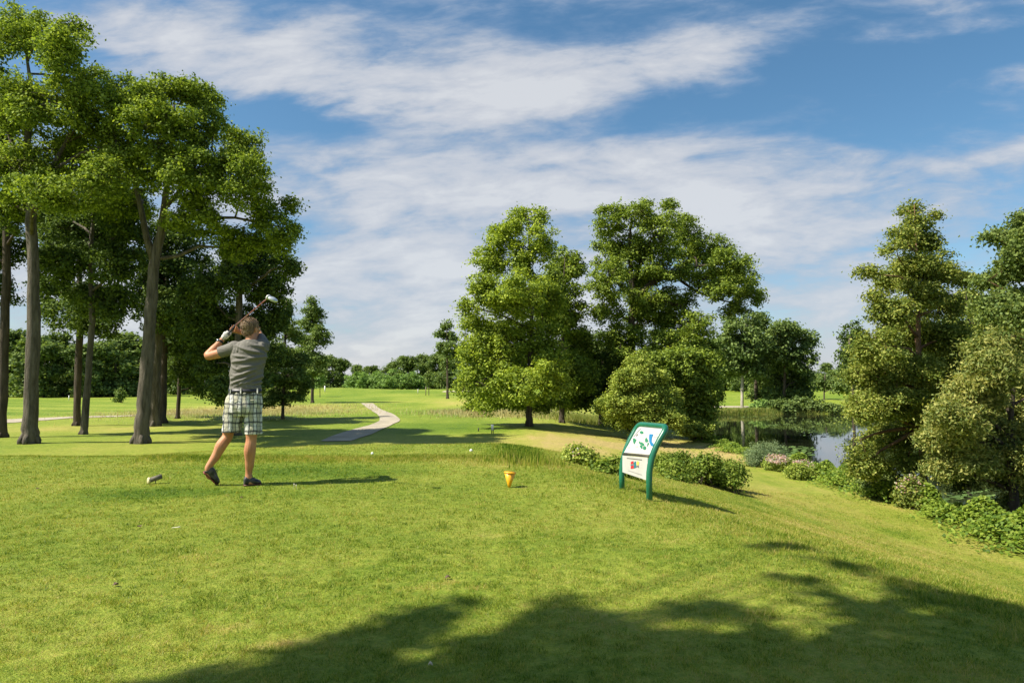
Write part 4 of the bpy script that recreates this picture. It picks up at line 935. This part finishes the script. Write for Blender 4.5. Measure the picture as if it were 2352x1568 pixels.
# hair: close cap with short strands
hb = MB()
hb.ball(hc+uz*.034-fx*.022, (.082, .095, .084), rx, fx, uz, 40, 26)
hb.ball(hc-uz*.020-fx*.046, (.070, .052, .060), rx, fx, uz, 30, 18)
ho = hb.build('hair', MHAIR, man); remesh(ho, .004, 3)
V = getV(ho); q = V+np.array(man.location)-hc
fxv = q@fx; uzv = q@uz; rxv = q@rx
r_ = np.random.default_rng(4)
nrm = q/np.linalg.norm(q, axis=1, keepdims=True)
V = V+nrm*(.0022*np.sin(rxv*170+uzv*60)*np.sin(uzv*90+fxv*60))[:, None]
face = (fxv > .055) & (uzv < .065); V[face] -= (fx*.05)[None, :]*((fxv[face]-.055)/.03)[:, None]
setV(ho, V)
# strands
m_ = (fxv < .05) & (uzv > -.075); idx = np.where(m_)[0]; idx = r_.choice(idx, 5200)
base = V[idx]; d0 = nrm[idx]*.45+np.array([0, 0, -1.1])*(1-np.clip(uzv[idx]/.10, 0, 1))[:, None]-rx*.25+r_.normal(size=(len(idx), 3))*.10
d0 /= np.linalg.norm(d0, axis=1, keepdims=True); sd_ = np.cross(d0, r_.normal(size=d0.shape)); sd_ /= np.linalg.norm(sd_, axis=1, keepdims=True)
ln = r_.uniform(.008, .016, (len(idx), 1)); VV = np.stack([base-sd_*.0016, base+sd_*.0016, base+d0*ln], 1).reshape(-1, 3)
mkmesh('strands', VV, np.arange(len(VV)).reshape(-1, 3), MHAIR, ho, origin=(0, 0, 0))
# shirt
sh = MB()
sh.loft([ring(438, 792, .163, .122), ring(440, 740, .166, .124), ring(446, 680, .170, .124), ring(455, 620, .176, .126), ring(462, 560, .184, .128), ring(466, 510, .186, .124), ring(470, 472, .168, .110), ring(475, 446, .118, .092), ring(480, 428, .074, .078)], 30)
sh.ball(L_sh, .076); sh.ball(R_sh+np.array([-.012, 0, 0]), .080)
cuffL = lerp(L_sh, L_el, .56); limb(sh, [lerp(L_sh, G(470, 520), .4), L_sh, lerp(L_sh, cuffL, .6), cuffL], [.08, .072, .064, .060], 18)
cuffR = lerp(R_sh, R_el, .55); limb(sh, [lerp(R_sh, G(470, 520), .4), R_sh, cuffR], [.085, .078, .066], 18)
so = sh.build('shirt', MSHIRT, man); remesh(so, .0055, 5)
V = getV(so); wv = V+np.array(man.location); cx_ = (wv[:, 0]-gb[0])/K; cz_ = wv[:, 2]/K
def folds(x, z):
    # each fold: a soft ridge between two points of the back (crop pixels), height, half width
    X0 = 330; f = 0*x
    FL = [(395, 500, 560, 545, 1.0, 11), (350, 560, 520, 575, .8, 10), (345, 610, 590, 560, .9, 11), (400, 655, 580, 610, .8, 10), (335, 640, 430, 670, .6, 9), (340, 730, 540, 640, 1.1, 12), (335, 765, 500, 700, 1.1, 11), (420, 765, 560, 700, .9, 10),
          (345, 700, 420, 690, .6, 8), (480, 760, 550, 745, .8, 8), (365, 780, 440, 745, .8, 8), (540, 480, 590, 540, .9, 9), (355, 470, 350, 540, .8, 9), (385, 465, 380, 530, .7, 8), (460, 470, 560, 500, .7, 10), (570, 570, 575, 680, .7, 10)]
    for x0, y0, x1, y1, a, w in FL:
        ax_, az = x0-X0, 1485-y0; bx, bz = x1-X0, 1485-y1; L2 = (bx-ax_)**2+(bz-az)**2
        t = ((x-ax_)*(bx-ax_)+(z-az)*(bz-az))/L2; tt = np.clip(t, 0, 1)
        bow = 7*np.sin(PI*tt)
        d = np.hypot(x-(ax_+tt*(bx-ax_)), z-(az+tt*(bz-az))+bow); u = d/w
        f = f+a*(np.exp(-u*u)-.45*np.exp(-(u-1.7)**2))*(.35+.65*np.sin(PI*np.clip(tt, .08, .92)))
    return f+.25*np.sin(z*.05+x*.03)
ctr = np.array([G(455, 620)[0]-man.location[0], 0]); rad_ = np.stack([V[:, 0]-ctr[0], V[:, 1]], 1); rad_ /= np.linalg.norm(rad_, axis=1, keepdims=True)+1e-6
fo = folds(cx_, cz_)*.016; V[:, 0] += rad_[:, 0]*fo; V[:, 1] += rad_[:, 1]*fo; setV(so, V)
# collar
cb = MB(); pts = []
for k in range(25):
    an = 2*PI*k/24; pts.append(G(480, 436, .012)+np.array([math.cos(an)*.070, math.sin(an)*.068, -.010*math.sin(an)*-1]))
cb.tube(pts, .009, 8, cap=False); cb.build('collar', MSHIRT, so)
# shorts
st = MB()
st.loft([ring(437, 806, .167, .126), ring(430, 850, .184, .134), ring(425, 900, .193, .138), ring(422, 945, .190, .132), ring(420, 975, .17, .11)], 30)
def leg(mb, pts, rr, d): mb.loft([(p, np.array([r, 0, 0]), np.array([0, r*d, 0])) for p, r in zip(pts, rr)], 24)
leg(st, [G(360, 900), G(352, 970), G(346, 1030), G(336, 1092)], [.104, .100, .096, .097], .98)
leg(st, [G(488, 900), G(491, 970), G(494, 1040), G(496, 1106)], [.098, .094, .091, .091], 1.0)
po = st.build('shorts', MPLAID, man); remesh(po, .0055, 4)
V = getV(po); V[:, 2] += 0; wz = V[:, 2]/K; wx = V[:, 0]/K
fo = .006*np.sin(wz*.05+wx*.05+2*np.sin(wx*.03))*np.exp(-((wz-560)/130)**2)+.004*np.sin(wx*.11+wz*.03); V[:, 1] += fo*np.sign(V[:, 1]+.001); setV(po, V)
be = MB(); be.loft([ring(437, 812, .170, .129), ring(438, 782, .168, .127)], 36); be.build('belt', MBELT, man)
for cx0, yy in ((405, -.127), (525, -.108), (330, -.10)):
    lp = MB(); c = G(cx0, 797, yy); lp.box(c, (.006, 0, 0), (0, .005, 0), (0, 0, .028)); lp.build('belt_loop', MPLAID, po, smooth=False)
for cx0 in (366, 500):
    pk = MB(); c0 = G(cx0-26, 862, -.139); c1 = G(cx0+22, 858, -.140); pk.tube([c0, (c0+c1)/2, c1], .0035, 6); pk.build('pocket_seam', MPLAID, po)
# glove and wristwatch on the left arm
gl = MB(); hand_parts(gl, Lhand, ax, lerp(L_wr, Lhand, .2), 1.12, -1, .0092); go = gl.build('glove', MGLOVE, man); remesh(go, .003, 3)
wt = MB(); wd_ = (Lhand-L_wr)/np.linalg.norm(Lhand-L_wr); fa = (L_wr-L_el)/np.linalg.norm(L_wr-L_el); wc = L_wr-fa*.03
wt.tube([wc-fa*.011, wc+fa*.011], .034, 18); wo_ = wt.build('wristwatch', MBLACK, man)
nb = np.cross(fa, [0, 1., 0]); nb /= np.linalg.norm(nb); nb = nb if nb[2] > 0 else -nb
wf = MB(); fcn = nb*.75+np.array([0, -.65, 0]); fcn /= np.linalg.norm(fcn); wf.tube([wc+fcn*.030, wc+fcn*.040], .018, 16); wf.build('dial', MCHROME, wo_)
# shoes
def shoe(heel, toe, up, name='shoe', label=None):
    d = toe-heel; L_ = np.linalg.norm(d); d = d/L_; up = up-d*np.dot(up, d); up /= np.linalg.norm(up); sd = np.cross(d, up)
    m = MB()
    def rg_(t, hw, h, off=0): c = heel+d*L_*t+up*(h/2)+sd*off; return (c, sd*hw, up*(h/2))
    m.loft([rg_(-.05, .020, .055), rg_(0, .034, .085), rg_(.12, .038, .092), rg_(.28, .038, .090), rg_(.45, .040, .072), rg_(.65, .047, .058), rg_(.82, .045, .048), rg_(.95, .033, .038), rg_(1.02, .014, .024)], 18, 2.4)
    o = m.build(name, MSHOE, man); remesh(o, .004, 4)
    if label: o['label'] = label
    s = MB(); s.loft([(heel+d*L_*t-up*.004, sd*w_, up*.009) for t, w_ in ((-.06, .018), (-.02, .034), (.12, .040), (.3, .036), (.5, .041), (.68, .049), (.85, .045), (.97, .032), (1.03, .012))], 14, 2.6)
    for k in range(7):
        t = .05+.14*k
        for e in (-1, 1): s.ball(heel+d*L_*t-up*.012+sd*.02*e, .007, nu=8, nv=6)
    s.build('sole', MSOLE, o)
    l = MB(); a = heel+d*L_*.36+up*.078
    for e in (-1, 1):
        l.tube([a, a+sd*.018*e+up*.02, a+sd*.035*e+up*.018+d*.01, a+sd*.02*e+up*.002+d*.015, a], .0022, 5); l.tube([a, a+sd*.02*e+d*.02-up*.01, a+sd*.03*e+d*.045-up*.015], .002, 5)
    for k in range(4):
        b = heel+d*L_*(.42+.06*k)+up*(.073-.006*k); l.tube([b-sd*.024-up*.008, b+up*.004, b+sd*.024-up*.008], .0025, 5)
    l.build('laces', MBLACK, o)
    return o
zr = gz(Rtoe)+.012
h_ = G(432, 1478, .0); h_[2] = zr; t_2 = G(548, 1478, .09); t_2[2] = zr; shoe(h_, t_2, np.array([0, 0, 1.]))
hl = G(146, 1378, -.03); tl = G(212, 1474, .03); tl[2] = gz(tl)+.016
dv = tl-hl; print('TRAIL', np.linalg.norm(dv)); tl = hl+dv*(.22/np.linalg.norm(dv))*1.0; tl[2] = max(tl[2], gz(tl)+.012)
shoe(hl, tl, np.array([.8, .25, .5]), label='trailing shoe with raised heel and rust red sole showing')

# driver: held in both hands, a thing of its own
club = empty('golf_club', gripA, 'golf driver with dark red shaft and silver head held up behind the man', 'golf club')
cm_ = MB(); tip = clubT; cm_.tube([gripA-ax*.03, gripB+ax*.02], [.0125, .011], 12); cm_.build('grip', MBLACK, club)
MSHAFT = princ('dark red shaft', (.22, .045, .025), .3, coat=.5)
cs = MB(); cs.tube([gripB+ax*.015, tip], [.0072, .0060], 10); cs.build('shaft', MSHAFT, club)
MHEAD = princ('silver club head', (.50, .54, .57), .3, metal=.4, coat=1)
cd = (tip-gripB)/np.linalg.norm(tip-gripB)
hd = P(621, 682, GD-.62); X_ = P(640, 690, GD-.62)-P(612, 676, GD-.62); X_ /= np.linalg.norm(X_); Y_ = np.array([0, 1., .1]); Z_ = np.cross(X_, Y_); Z_ /= np.linalg.norm(Z_); Y_ = np.cross(Z_, X_)
hm = MB(); hcn = tip+X_*.045
hm.loft([(hcn+Z_*z_, X_*a, Y_*b) for z_, a, b in ((-.020, .017, .016), (-.017, .034, .031), (-.007, .047, .043), (.003, .049, .045), (.013, .043, .039), (.021, .026, .024), (.025, .009, .009))], 24, 2.3)
hdo = hm.build('head', MHEAD, club)
fb = MB(); fb.loft([(hcn-X_*q+Z_*.001, Y_*w_, Z_*h__) for q, w_, h__ in ((.040, .038, .022), (.052, .040, .024), (.057, .036, .021))], 18, 2.6); fb.build('club_face', princ('pale club face', (.75, .74, .68), .35), hdo)
fs = MB(); fs.tube([tip-cd*.05, tip+cd*.012], [.0085, .011], 10); fs.build('hosel', MCHROME, hdo)

# ------------------------------------------------------------------ hole sign
Lb = hit(1428.5, 1122); Rb = hit(1491.5, 1149.5)
sg = empty('golf_sign', (Lb+Rb)/2, 'green tubular frame sign with a white hole map, standing on the slope', 'sign')
along = Rb-Lb; ah = np.array([along[0], along[1], 0]); wdt = np.linalg.norm(ah); ah /= wdt
nrm_ = np.array([-ah[1], ah[0], 0]); nrm_ = nrm_ if nrm_[0] < 0 else -nrm_       # towards the viewer side
MGREEN = princ('green paint', (.006, .12, .062), .32, spec=.5, coat=.35, colsrc=lambda nt: ramp(nt, noise(nt, 6, 4), [(.35, (.005, .10, .052)), (.7, (.012, .15, .08))]))
def at_py(base, py, back):   # height on a post whose top leans back
    lo, hi = 0, 2.5
    for _ in range(40):
        m = (lo+hi)/2; q = base+np.array([0, 0, m])-nrm_*back
        pyq = project(q)[1]
        if pyq > py: lo = m
        else: hi = m
    return base+np.array([0, 0, lo])-nrm_*back
def project(q):
    v = q-np.array([0, 0, CAMZ]); f = v[1]*math.cos(TH)+v[2]*math.sin(TH); u = -v[1]*math.sin(TH)+v[2]*math.cos(TH)
    return 1176+F*v[0]/f, 784-F*u/f
Lbend = at_py(Lb, 1046, 0); Rbend = at_py(Rb, 1052, 0)
Ltop = at_py(Lb, 974, .19); Rtop = at_py(Rb, 980, .19)
print('SIGN', wdt, Lb, Rb, Lbend, Rbend, Ltop, Rtop, [project(q) for q in (Lbend, Rbend, Ltop, Rtop)])
lean = (Ltop-Lbend); lean = lean/np.linalg.norm(lean); tv = (Rtop-Ltop); tv = tv/np.linalg.norm(tv)
rc_ = .085
def arc(p0, corner, p1, n=7): return [corner*1.0+(1-t)**2*(p0-corner)+t*t*(p1-corner) for t in np.linspace(0, 1, n)]
def bend(a, b, c, r): 
    u = (a-b)/np.linalg.norm(a-b); w = (c-b)/np.linalg.norm(c-b); return arc(b+u*r, b, b+w*r)
dn = np.array([0, 0, .1])
path = [Lb-dn]+bend(Lb, Lbend, Ltop, .2)+bend(Lbend, Ltop, Rtop, rc_)+bend(Ltop, Rtop, Rbend, rc_)+bend(Rtop, Rbend, Rb, .2)+[Rb-dn]
fr = MB(); fr.tube(path, .029, 16); fr.build('frame', MGREEN, sg)
MWHITE = princ('white panel', (.66, .64, .60), .35, colsrc=lambda nt: ramp(nt, noise(nt, 5, 4), [(.35, (.44, .43, .40)), (.7, (.50, .49, .47))]))
MDK = princ('dark edge strip', (.03, .025, .02), .5)
def panel(name, TL, TR, BR, BL, th=.004):
    n_ = np.cross(TR-TL, BL-TL); n_ /= np.linalg.norm(n_); n_ = n_ if np.dot(n_, nrm_) > 0 else -n_
    m = MB(); K2 = 9; V = []
    for sg_ in (th, -th):
        for j in range(K2):
            for i in range(K2):
                u, v = i/(K2-1), j/(K2-1); V.append(TL*(1-u)*(1-v)+TR*u*(1-v)+BR*u*v+BL*(1-u)*v+n_*sg_)
    Fs = []; KK = K2*K2
    for j in range(K2-1):
        for i in range(K2-1):
            a = j*K2+i; Fs += [[a, a+K2, a+K2+1, a+1], [KK+a, KK+a+1, KK+a+K2+1, KK+a+K2]]
    for i in range(K2-1):
        for a, b in ((i, i+1), ((K2-1)*K2+i+1, (K2-1)*K2+i), ((i+1)*K2, i*K2), (i*K2+K2-1, (i+1)*K2+K2-1)): Fs.append([a, b, KK+b, KK+a])
    m.add(V, Fs)
    o = m.build(name, MWHITE, sg, smooth=False)
    def at(u, v, k=.0025): return (TL*(1-u)*(1-v)+TR*u*(1-v)+BR*u*v+BL*(1-u)*v)+n_*(th+k)
    return o, at
tu = .026
hv = tv*tu
T1, T2 = Ltop-lean*.028, Rtop-(Rtop-Rbend)/np.linalg.norm(Rtop-Rbend)*.028
m1_, m2_ = lerp(Ltop, Lbend, .90), lerp(Rtop, Rbend, .90)
up_, uat = panel('map_panel', T1+hv, T2-hv, m2_-hv, m1_+hv)
m3_, m4_ = lerp(Ltop, Lbend, .985), lerp(Rtop, Rbend, .985)
lb1, lb2 = at_py(Lb, 1083, 0), at_py(Rb, 1104, 0)
lo_, lat = panel('sponsor_panel', m3_+hv, m4_-hv, lb2-hv, lb1+hv)
stp = MB(); stp.tube([(m1_+m3_)/2+hv*.6, (m2_+m4_)/2-hv*.6], .010, 8); stp.build('cross_bar', MDK, sg)
# panel pixels on the enlarged crop of the sign -> panel coordinates
def inv(q, px, py):
    TL, TR, BR, BL = [np.array(a, float) for a in q]; u = v = .5
    for _ in range(20):
        c = TL*(1-u)*(1-v)+TR*u*(1-v)+BR*u*v+BL*(1-u)*v; e = np.array([px, py])-c
        du = (TR-TL)*(1-v)+(BR-BL)*v; dv_ = (BL-TL)*(1-u)+(BR-TR)*u
        s_ = np.linalg.solve(np.stack([du, dv_], 1), e); u += s_[0]; v += s_[1]
    return u, v
QU = [(505, 165), (1010, 240), (790, 915), (250, 770)]; QL = [(240, 805), (775, 955), (725, 1405), (205, 1210)]
cols = {'g': princ('map green', (.02, .16, .07), .5), 'b': princ('map blue', (.01, .14, .30), .5), 't': princ('map tan', (.62, .47, .36), .5), 'k': princ('print dark', (.10, .09, .09), .5),
        'r': princ('print red', (.50, .02, .03), .5), 'y': princ('print yellow', (.75, .50, .10), .5), 'c': princ('print teal', (.02, .16, .20), .5), 'h': princ('print grey', (.30, .29, .28), .5), 'o': princ('map orange', (.70, .52, .34), .5)}
def poly(parent, at, Q, pts, key, name, k=.003):
    uv = [inv(Q, *p) for p in pts]; V = [at(u, v, k) for u, v in uv]
    mkmesh(name, V, [list(range(len(V)))], cols[key], parent)
def multi(parent, at, Q, plist, key, name, k=.003):
    V, Fs = [], []
    for pts in plist:
        b = len(V); V += [at(*inv(Q, *p), k) for p in pts]; Fs.append(list(range(b, b+len(pts))))
    mkmesh(name, V, Fs, cols[key], parent)
def ell(cx, cy, a, b, rot=0, n=14):
    r = math.radians(rot); return [(cx+a*math.cos(t)*math.cos(r)-b*math.sin(t)*math.sin(r), cy+a*math.cos(t)*math.sin(r)+b*math.sin(t)*math.cos(r)) for t in [2*PI*k/n for k in range(n)]]
multi(up_, uat, QU, [[(520, 400), (590, 380), (650, 440), (660, 520), (690, 600), (640, 580), (590, 500)]], 't', 'fairway_shape', .0015)
multi(up_, uat, QU, [ell(592, 315, 42, 34, 40), [(418, 450), (450, 445), (500, 490), (465, 600), (440, 560)], [(690, 440), (715, 480), (745, 540), (720, 580), (680, 560), (675, 500)], ell(640, 620, 26, 50, -30), ell(600, 590, 34, 30, 50), ell(685, 722, 34, 52, -10), ell(610, 665, 28, 30), ell(745, 620, 16, 34), ell(565, 560, 12, 22), ell(625, 705, 18, 26), ell(735, 665, 10, 20)], 'g', 'tree_shape')
multi(up_, uat, QU, [[(748, 362), (825, 375), (808, 450), (806, 560), (860, 655), (840, 695), (800, 675), (762, 570), (748, 450)]], 'b', 'water_shape')
multi(up_, uat, QU, [[(480, 390), (505, 345), (525, 355), (495, 405)]], 'k', 'clubhouse_shape')
multi(up_, uat, QU, [[(428, 405), (540, 250), (578, 205), (583, 209), (546, 255), (434, 410)]], 'k', 'road_line')
multi(up_, uat, QU, [ell(515, 660, 30, 28)], 'o', 'green_shape')
multi(up_, uat, QU, [[(860, 345), (910, 350), (908, 366), (857, 362)], [(920, 350), (965, 356), (962, 362), (918, 360)], [(870, 400), (895, 402), (893, 414), (868, 412)], [(845, 432), (870, 434), (868, 452), (843, 450)], [(880, 446), (930, 452), (927, 462), (878, 456)], [(862, 478), (885, 480), (883, 494), (860, 492)], [(898, 492), (912, 494), (910, 514), (896, 512)], [(345, 640), (360, 650), (352, 668), (338, 656)], [(362, 655), (374, 662), (352, 686), (344, 680)]], 'h', 'legend_text')
hdr = []
for k in range(15):
    x0 = 345+k*21.5; y0 = 878+k*6.3
    hdr.append([(x0, y0), (x0+15, y0+4), (x0+13, y0+22), (x0-2, y0+18)])
multi(lo_, lat, QL, hdr, 'k', 'header_text')
ftr = [[(345+k*18, 1168+k*7), (345+k*18+13, 1173+k*7), (344+k*18+12, 1186+k*7), (343+k*18, 1180+k*7)] for k in range(16)]
multi(lo_, lat, QL, ftr, 'h', 'footer_text')
multi(lo_, lat, QL, [[(420, 990), (478, 972), (476, 1040), (418, 1044)], [(415, 1074), (478, 1066), (476, 1135), (405, 1140)]], 'r', 'emblem_red')
multi(lo_, lat, QL, [[(482, 1010), (534, 988), (530, 1120), (480, 1136)], [(412, 1046), (470, 1044), (470, 1066), (410, 1072)]], 'c', 'emblem_teal')
multi(lo_, lat, QL, [[(540, 1040), (560, 985), (600, 1010), (585, 1075), (545, 1080)], ell(450, 1040, 22, 16)], 'y', 'emblem_yellow', .0026)
multi(lo_, lat, QL, [[(538, 1094), (584, 1090), (580, 1132), (566, 1130), (564, 1108), (536, 1116)]], 'k', 'emblem_dark', .0026)

# ------------------------------------------------------------------ tee furniture
MY = princ('yellow plastic', (.75, .36, .01), .38, coat=.2)
b = hit(1169.5, 1119); tm = empty('tee_marker', b, 'yellow cone-shaped tee marker standing on its point in the grass', 'tee marker')
m = MB(); u = np.array([.06, 0, 1.])
m.tube([b+np.array([0, 0, .0]), b+u*.03, b+u*.152], [.012, .020, .060], 24)
m.build('cone', MY, tm)
m = MB(); m.tube([b+u*.150, b+u*.157], [.064, .064], 24); m.build('rim', MY, tm)
m = MB(); m.tube([b-np.array([0, 0, .06]), b+u*.02], [.006, .007], 8); m.build('spike', MBLACK, tm)
b = hit(350, 1110); MLOG = princ('weathered wood', (.10, .09, .06), .8, colsrc=lambda nt: ramp(nt, noise(nt, 30, 5, stretch=(1, 1, .2)), [(.3, (.06, .055, .035)), (.7, (.16, .145, .10))]))
lg = empty('wooden_tee_marker', b, 'short slanted wooden post with a pale cut end lying in the grass', 'tee marker')
a0 = P(343, 1105, b[1]-.02); a1 = P(372, 1096.5, b[1]+.03); a0[2] = gz(a0)+.036; a1[2] = gz(a1)+.075
m = MB(); m.tube([a0, a1], [.026, .026], 18); m.build('post', MLOG, lg)
dr = (a0-a1)/np.linalg.norm(a0-a1); m = MB()
fn = dr*.75+np.array([-.2, -.55, .3]); fn /= np.linalg.norm(fn); fu = np.cross(fn, [0, 0, 1.]); fu /= np.linalg.norm(fu); fv = np.cross(fu, fn)
m.loft([(a0-dr*.004, fu*.027, fv*.030), (a0+dr*.012, fu*.028, fv*.036), (a0+dr*.016, fu*.026, fv*.034)], 20); m.build('cut_end', princ('pale cut wood', (.62, .55, .30), .6), lg)
m = MB(); m.tube([lerp(a0, a1, .5)-np.array([0, 0, .10]), lerp(a0, a1, .5)], .005, 6); m.build('spike', MBLACK, lg)
# small white yardage marker beyond the forward tee
b = hit(1131, 996); ym = empty('yardage_post', b, 'small white and dark marker post left of the front tree trunk', 'post')
s1 = b[1]/F
m = MB(); m.box(b+np.array([-.02, 0, 6*s1]), (.018, 0, 0), (0, .03, 0), (0, 0, 7*s1)); m.box(b+np.array([.04, 0, 5*s1]), (.012, 0, 0), (0, .02, 0), (0, 0, 6*s1)); m.build('legs', MBLACK, ym, smooth=False)
m = MB(); m.loft([(b+np.array([.0, -.03, z_*s1]), np.array([.035+.006*k, 0, 0]), np.array([0, .03, 0])) for k, z_ in enumerate((8, 14, 19, 21))], 16, 3); m.build('board', princ('white paint', (.75, .75, .72), .5), ym)
b = hit(1099, 990); m = MB(); m.tube([b-np.array([0, 0, .02]), b+np.array([0, 0, 8*s1])], [.02, .025], 8)
o = m.build('peg', MBLACK, origin=b); tag(o, 'small dark peg in the grass left of the white marker post', 'peg')
# golf balls and litter
MBALL = princ('white ball', (.75, .75, .72), .35)
def single(name, mb, mat, b, label, cat): return tag(mb.build(name, mat, origin=b), label, cat)
b = hit(1383, 1318) if False else hit(1082, 1036.5); m = MB(); m.ball(b+np.array([0, 0, .016]), .025); single('golf_ball', m, MBALL, b, 'small white ball on the right side of the forward tee', 'ball')
b = hit(855, 1043); m = MB(); m.ball(b+np.array([0, 0, .014]), .022); single('golf_ball', m, MBALL, b, 'pale ball in the longer grass in front of the forward tee, left one', 'ball')
MTEE = princ('pale tee wood', (.70, .64, .50), .5)
b = hit(404, 1214); m = MB(); d_v = np.array([1, .25, 0])/1.03
m.tube([b-d_v*.028+np.array([0, 0, .010]), b+d_v*.012+np.array([0, 0, .012]), b+d_v*.028+np.array([0, 0, .013])], [.0012, .0028, .0055], 10); single('golf_tee', m, MTEE, b, 'white broken golf tee lying on the grass below the wooden post', 'golf tee')
b = hit(674, 1124); m = MB()
for dx_, h_2, l_2 in ((0, .06, .006), (.035, .05, -.008)): m.tube([b+np.array([dx_, 0, -.01]), b+np.array([dx_+l_2, 0, h_2*.8]), b+np.array([dx_+l_2, 0, h_2])], [.0018, .0026, .0055], 10)
single('golf_tee', m, MTEE, b, 'pair of pale golf tees stuck upright right of the golfer', 'golf tee')
MLEAFD = princ('dead leaf', (.10, .06, .035), .8)
GLF = 'dead leaves and bits of turf on the near grass'
for k, (px, py, lb) in enumerate([(320, 1212, 'dark dead leaf left of the broken white golf tee'), (86, 1124, 'dark turf scrap near the left edge of the tee'), (556, 1144, 'dark leaf scrap just below the raised shoe'),
        (266, 1346, 'dark dead leaf on the near turf at the lower left'), (1030, 1330, 'small brown turf scrap above the shadow edge'), (988, 1532, 'pale little leaf lying in the shade at bottom centre')]):
    b = hit(px, py); r2 = np.random.default_rng(500+k); V = []; 
    for i_ in range(10):
        an = 2*PI*i_/10; rr_ = (.011 if k != 5 else .006)*(1+.35*r2.uniform(-1, 1)); V.append((b[0]+math.cos(an)*rr_*1.3, b[1]+math.sin(an)*rr_, b[2]+.016+.006*math.sin(an*2+k)))
    V += [(x_1, y_1, z_1-.002) for x_1, y_1, z_1 in V[:10]]
    o = mkmesh('leaf', V, [list(range(10)), list(range(19, 9, -1))]+[[i_, (i_+1) % 10, 10+(i_+1) % 10, 10+i_] for i_ in range(10)], MLEAFD if k != 5 else princ('pale leaf', (.5, .42, .3), .7), origin=b); tag(o, lb, 'leaf', GLF)
# flags and stakes far away
def stake(px, py, top, label, col, cat='stake', w_=.03):
    b = hit(px, py); s1 = b[1]/F; m = MB(); m.tube([b-np.array([0, 0, .05]), b+np.array([0, 0, (py-top)*s1])], [w_, w_], 8); return single('stake', m, princ('stake paint '+label[:6], col, .5), b, label, cat)
stake(746, 900, 886, 'white stake on the fairway mound beside the young round-headed tree', (.8, .8, .75), w_=.09)
stake(960, 905, 893, 'thin pale pole left of the lone slim tree', (.5, .5, .45), w_=.05)
stake(158, 919, 908, 'thin white flag stick on the sunlit green behind the left trunks', (.8, .8, .75), w_=.04)
stake(978, 908, 888, 'thin wooden support pole beside the mound sapling', (.16, .12, .08), w_=.05)
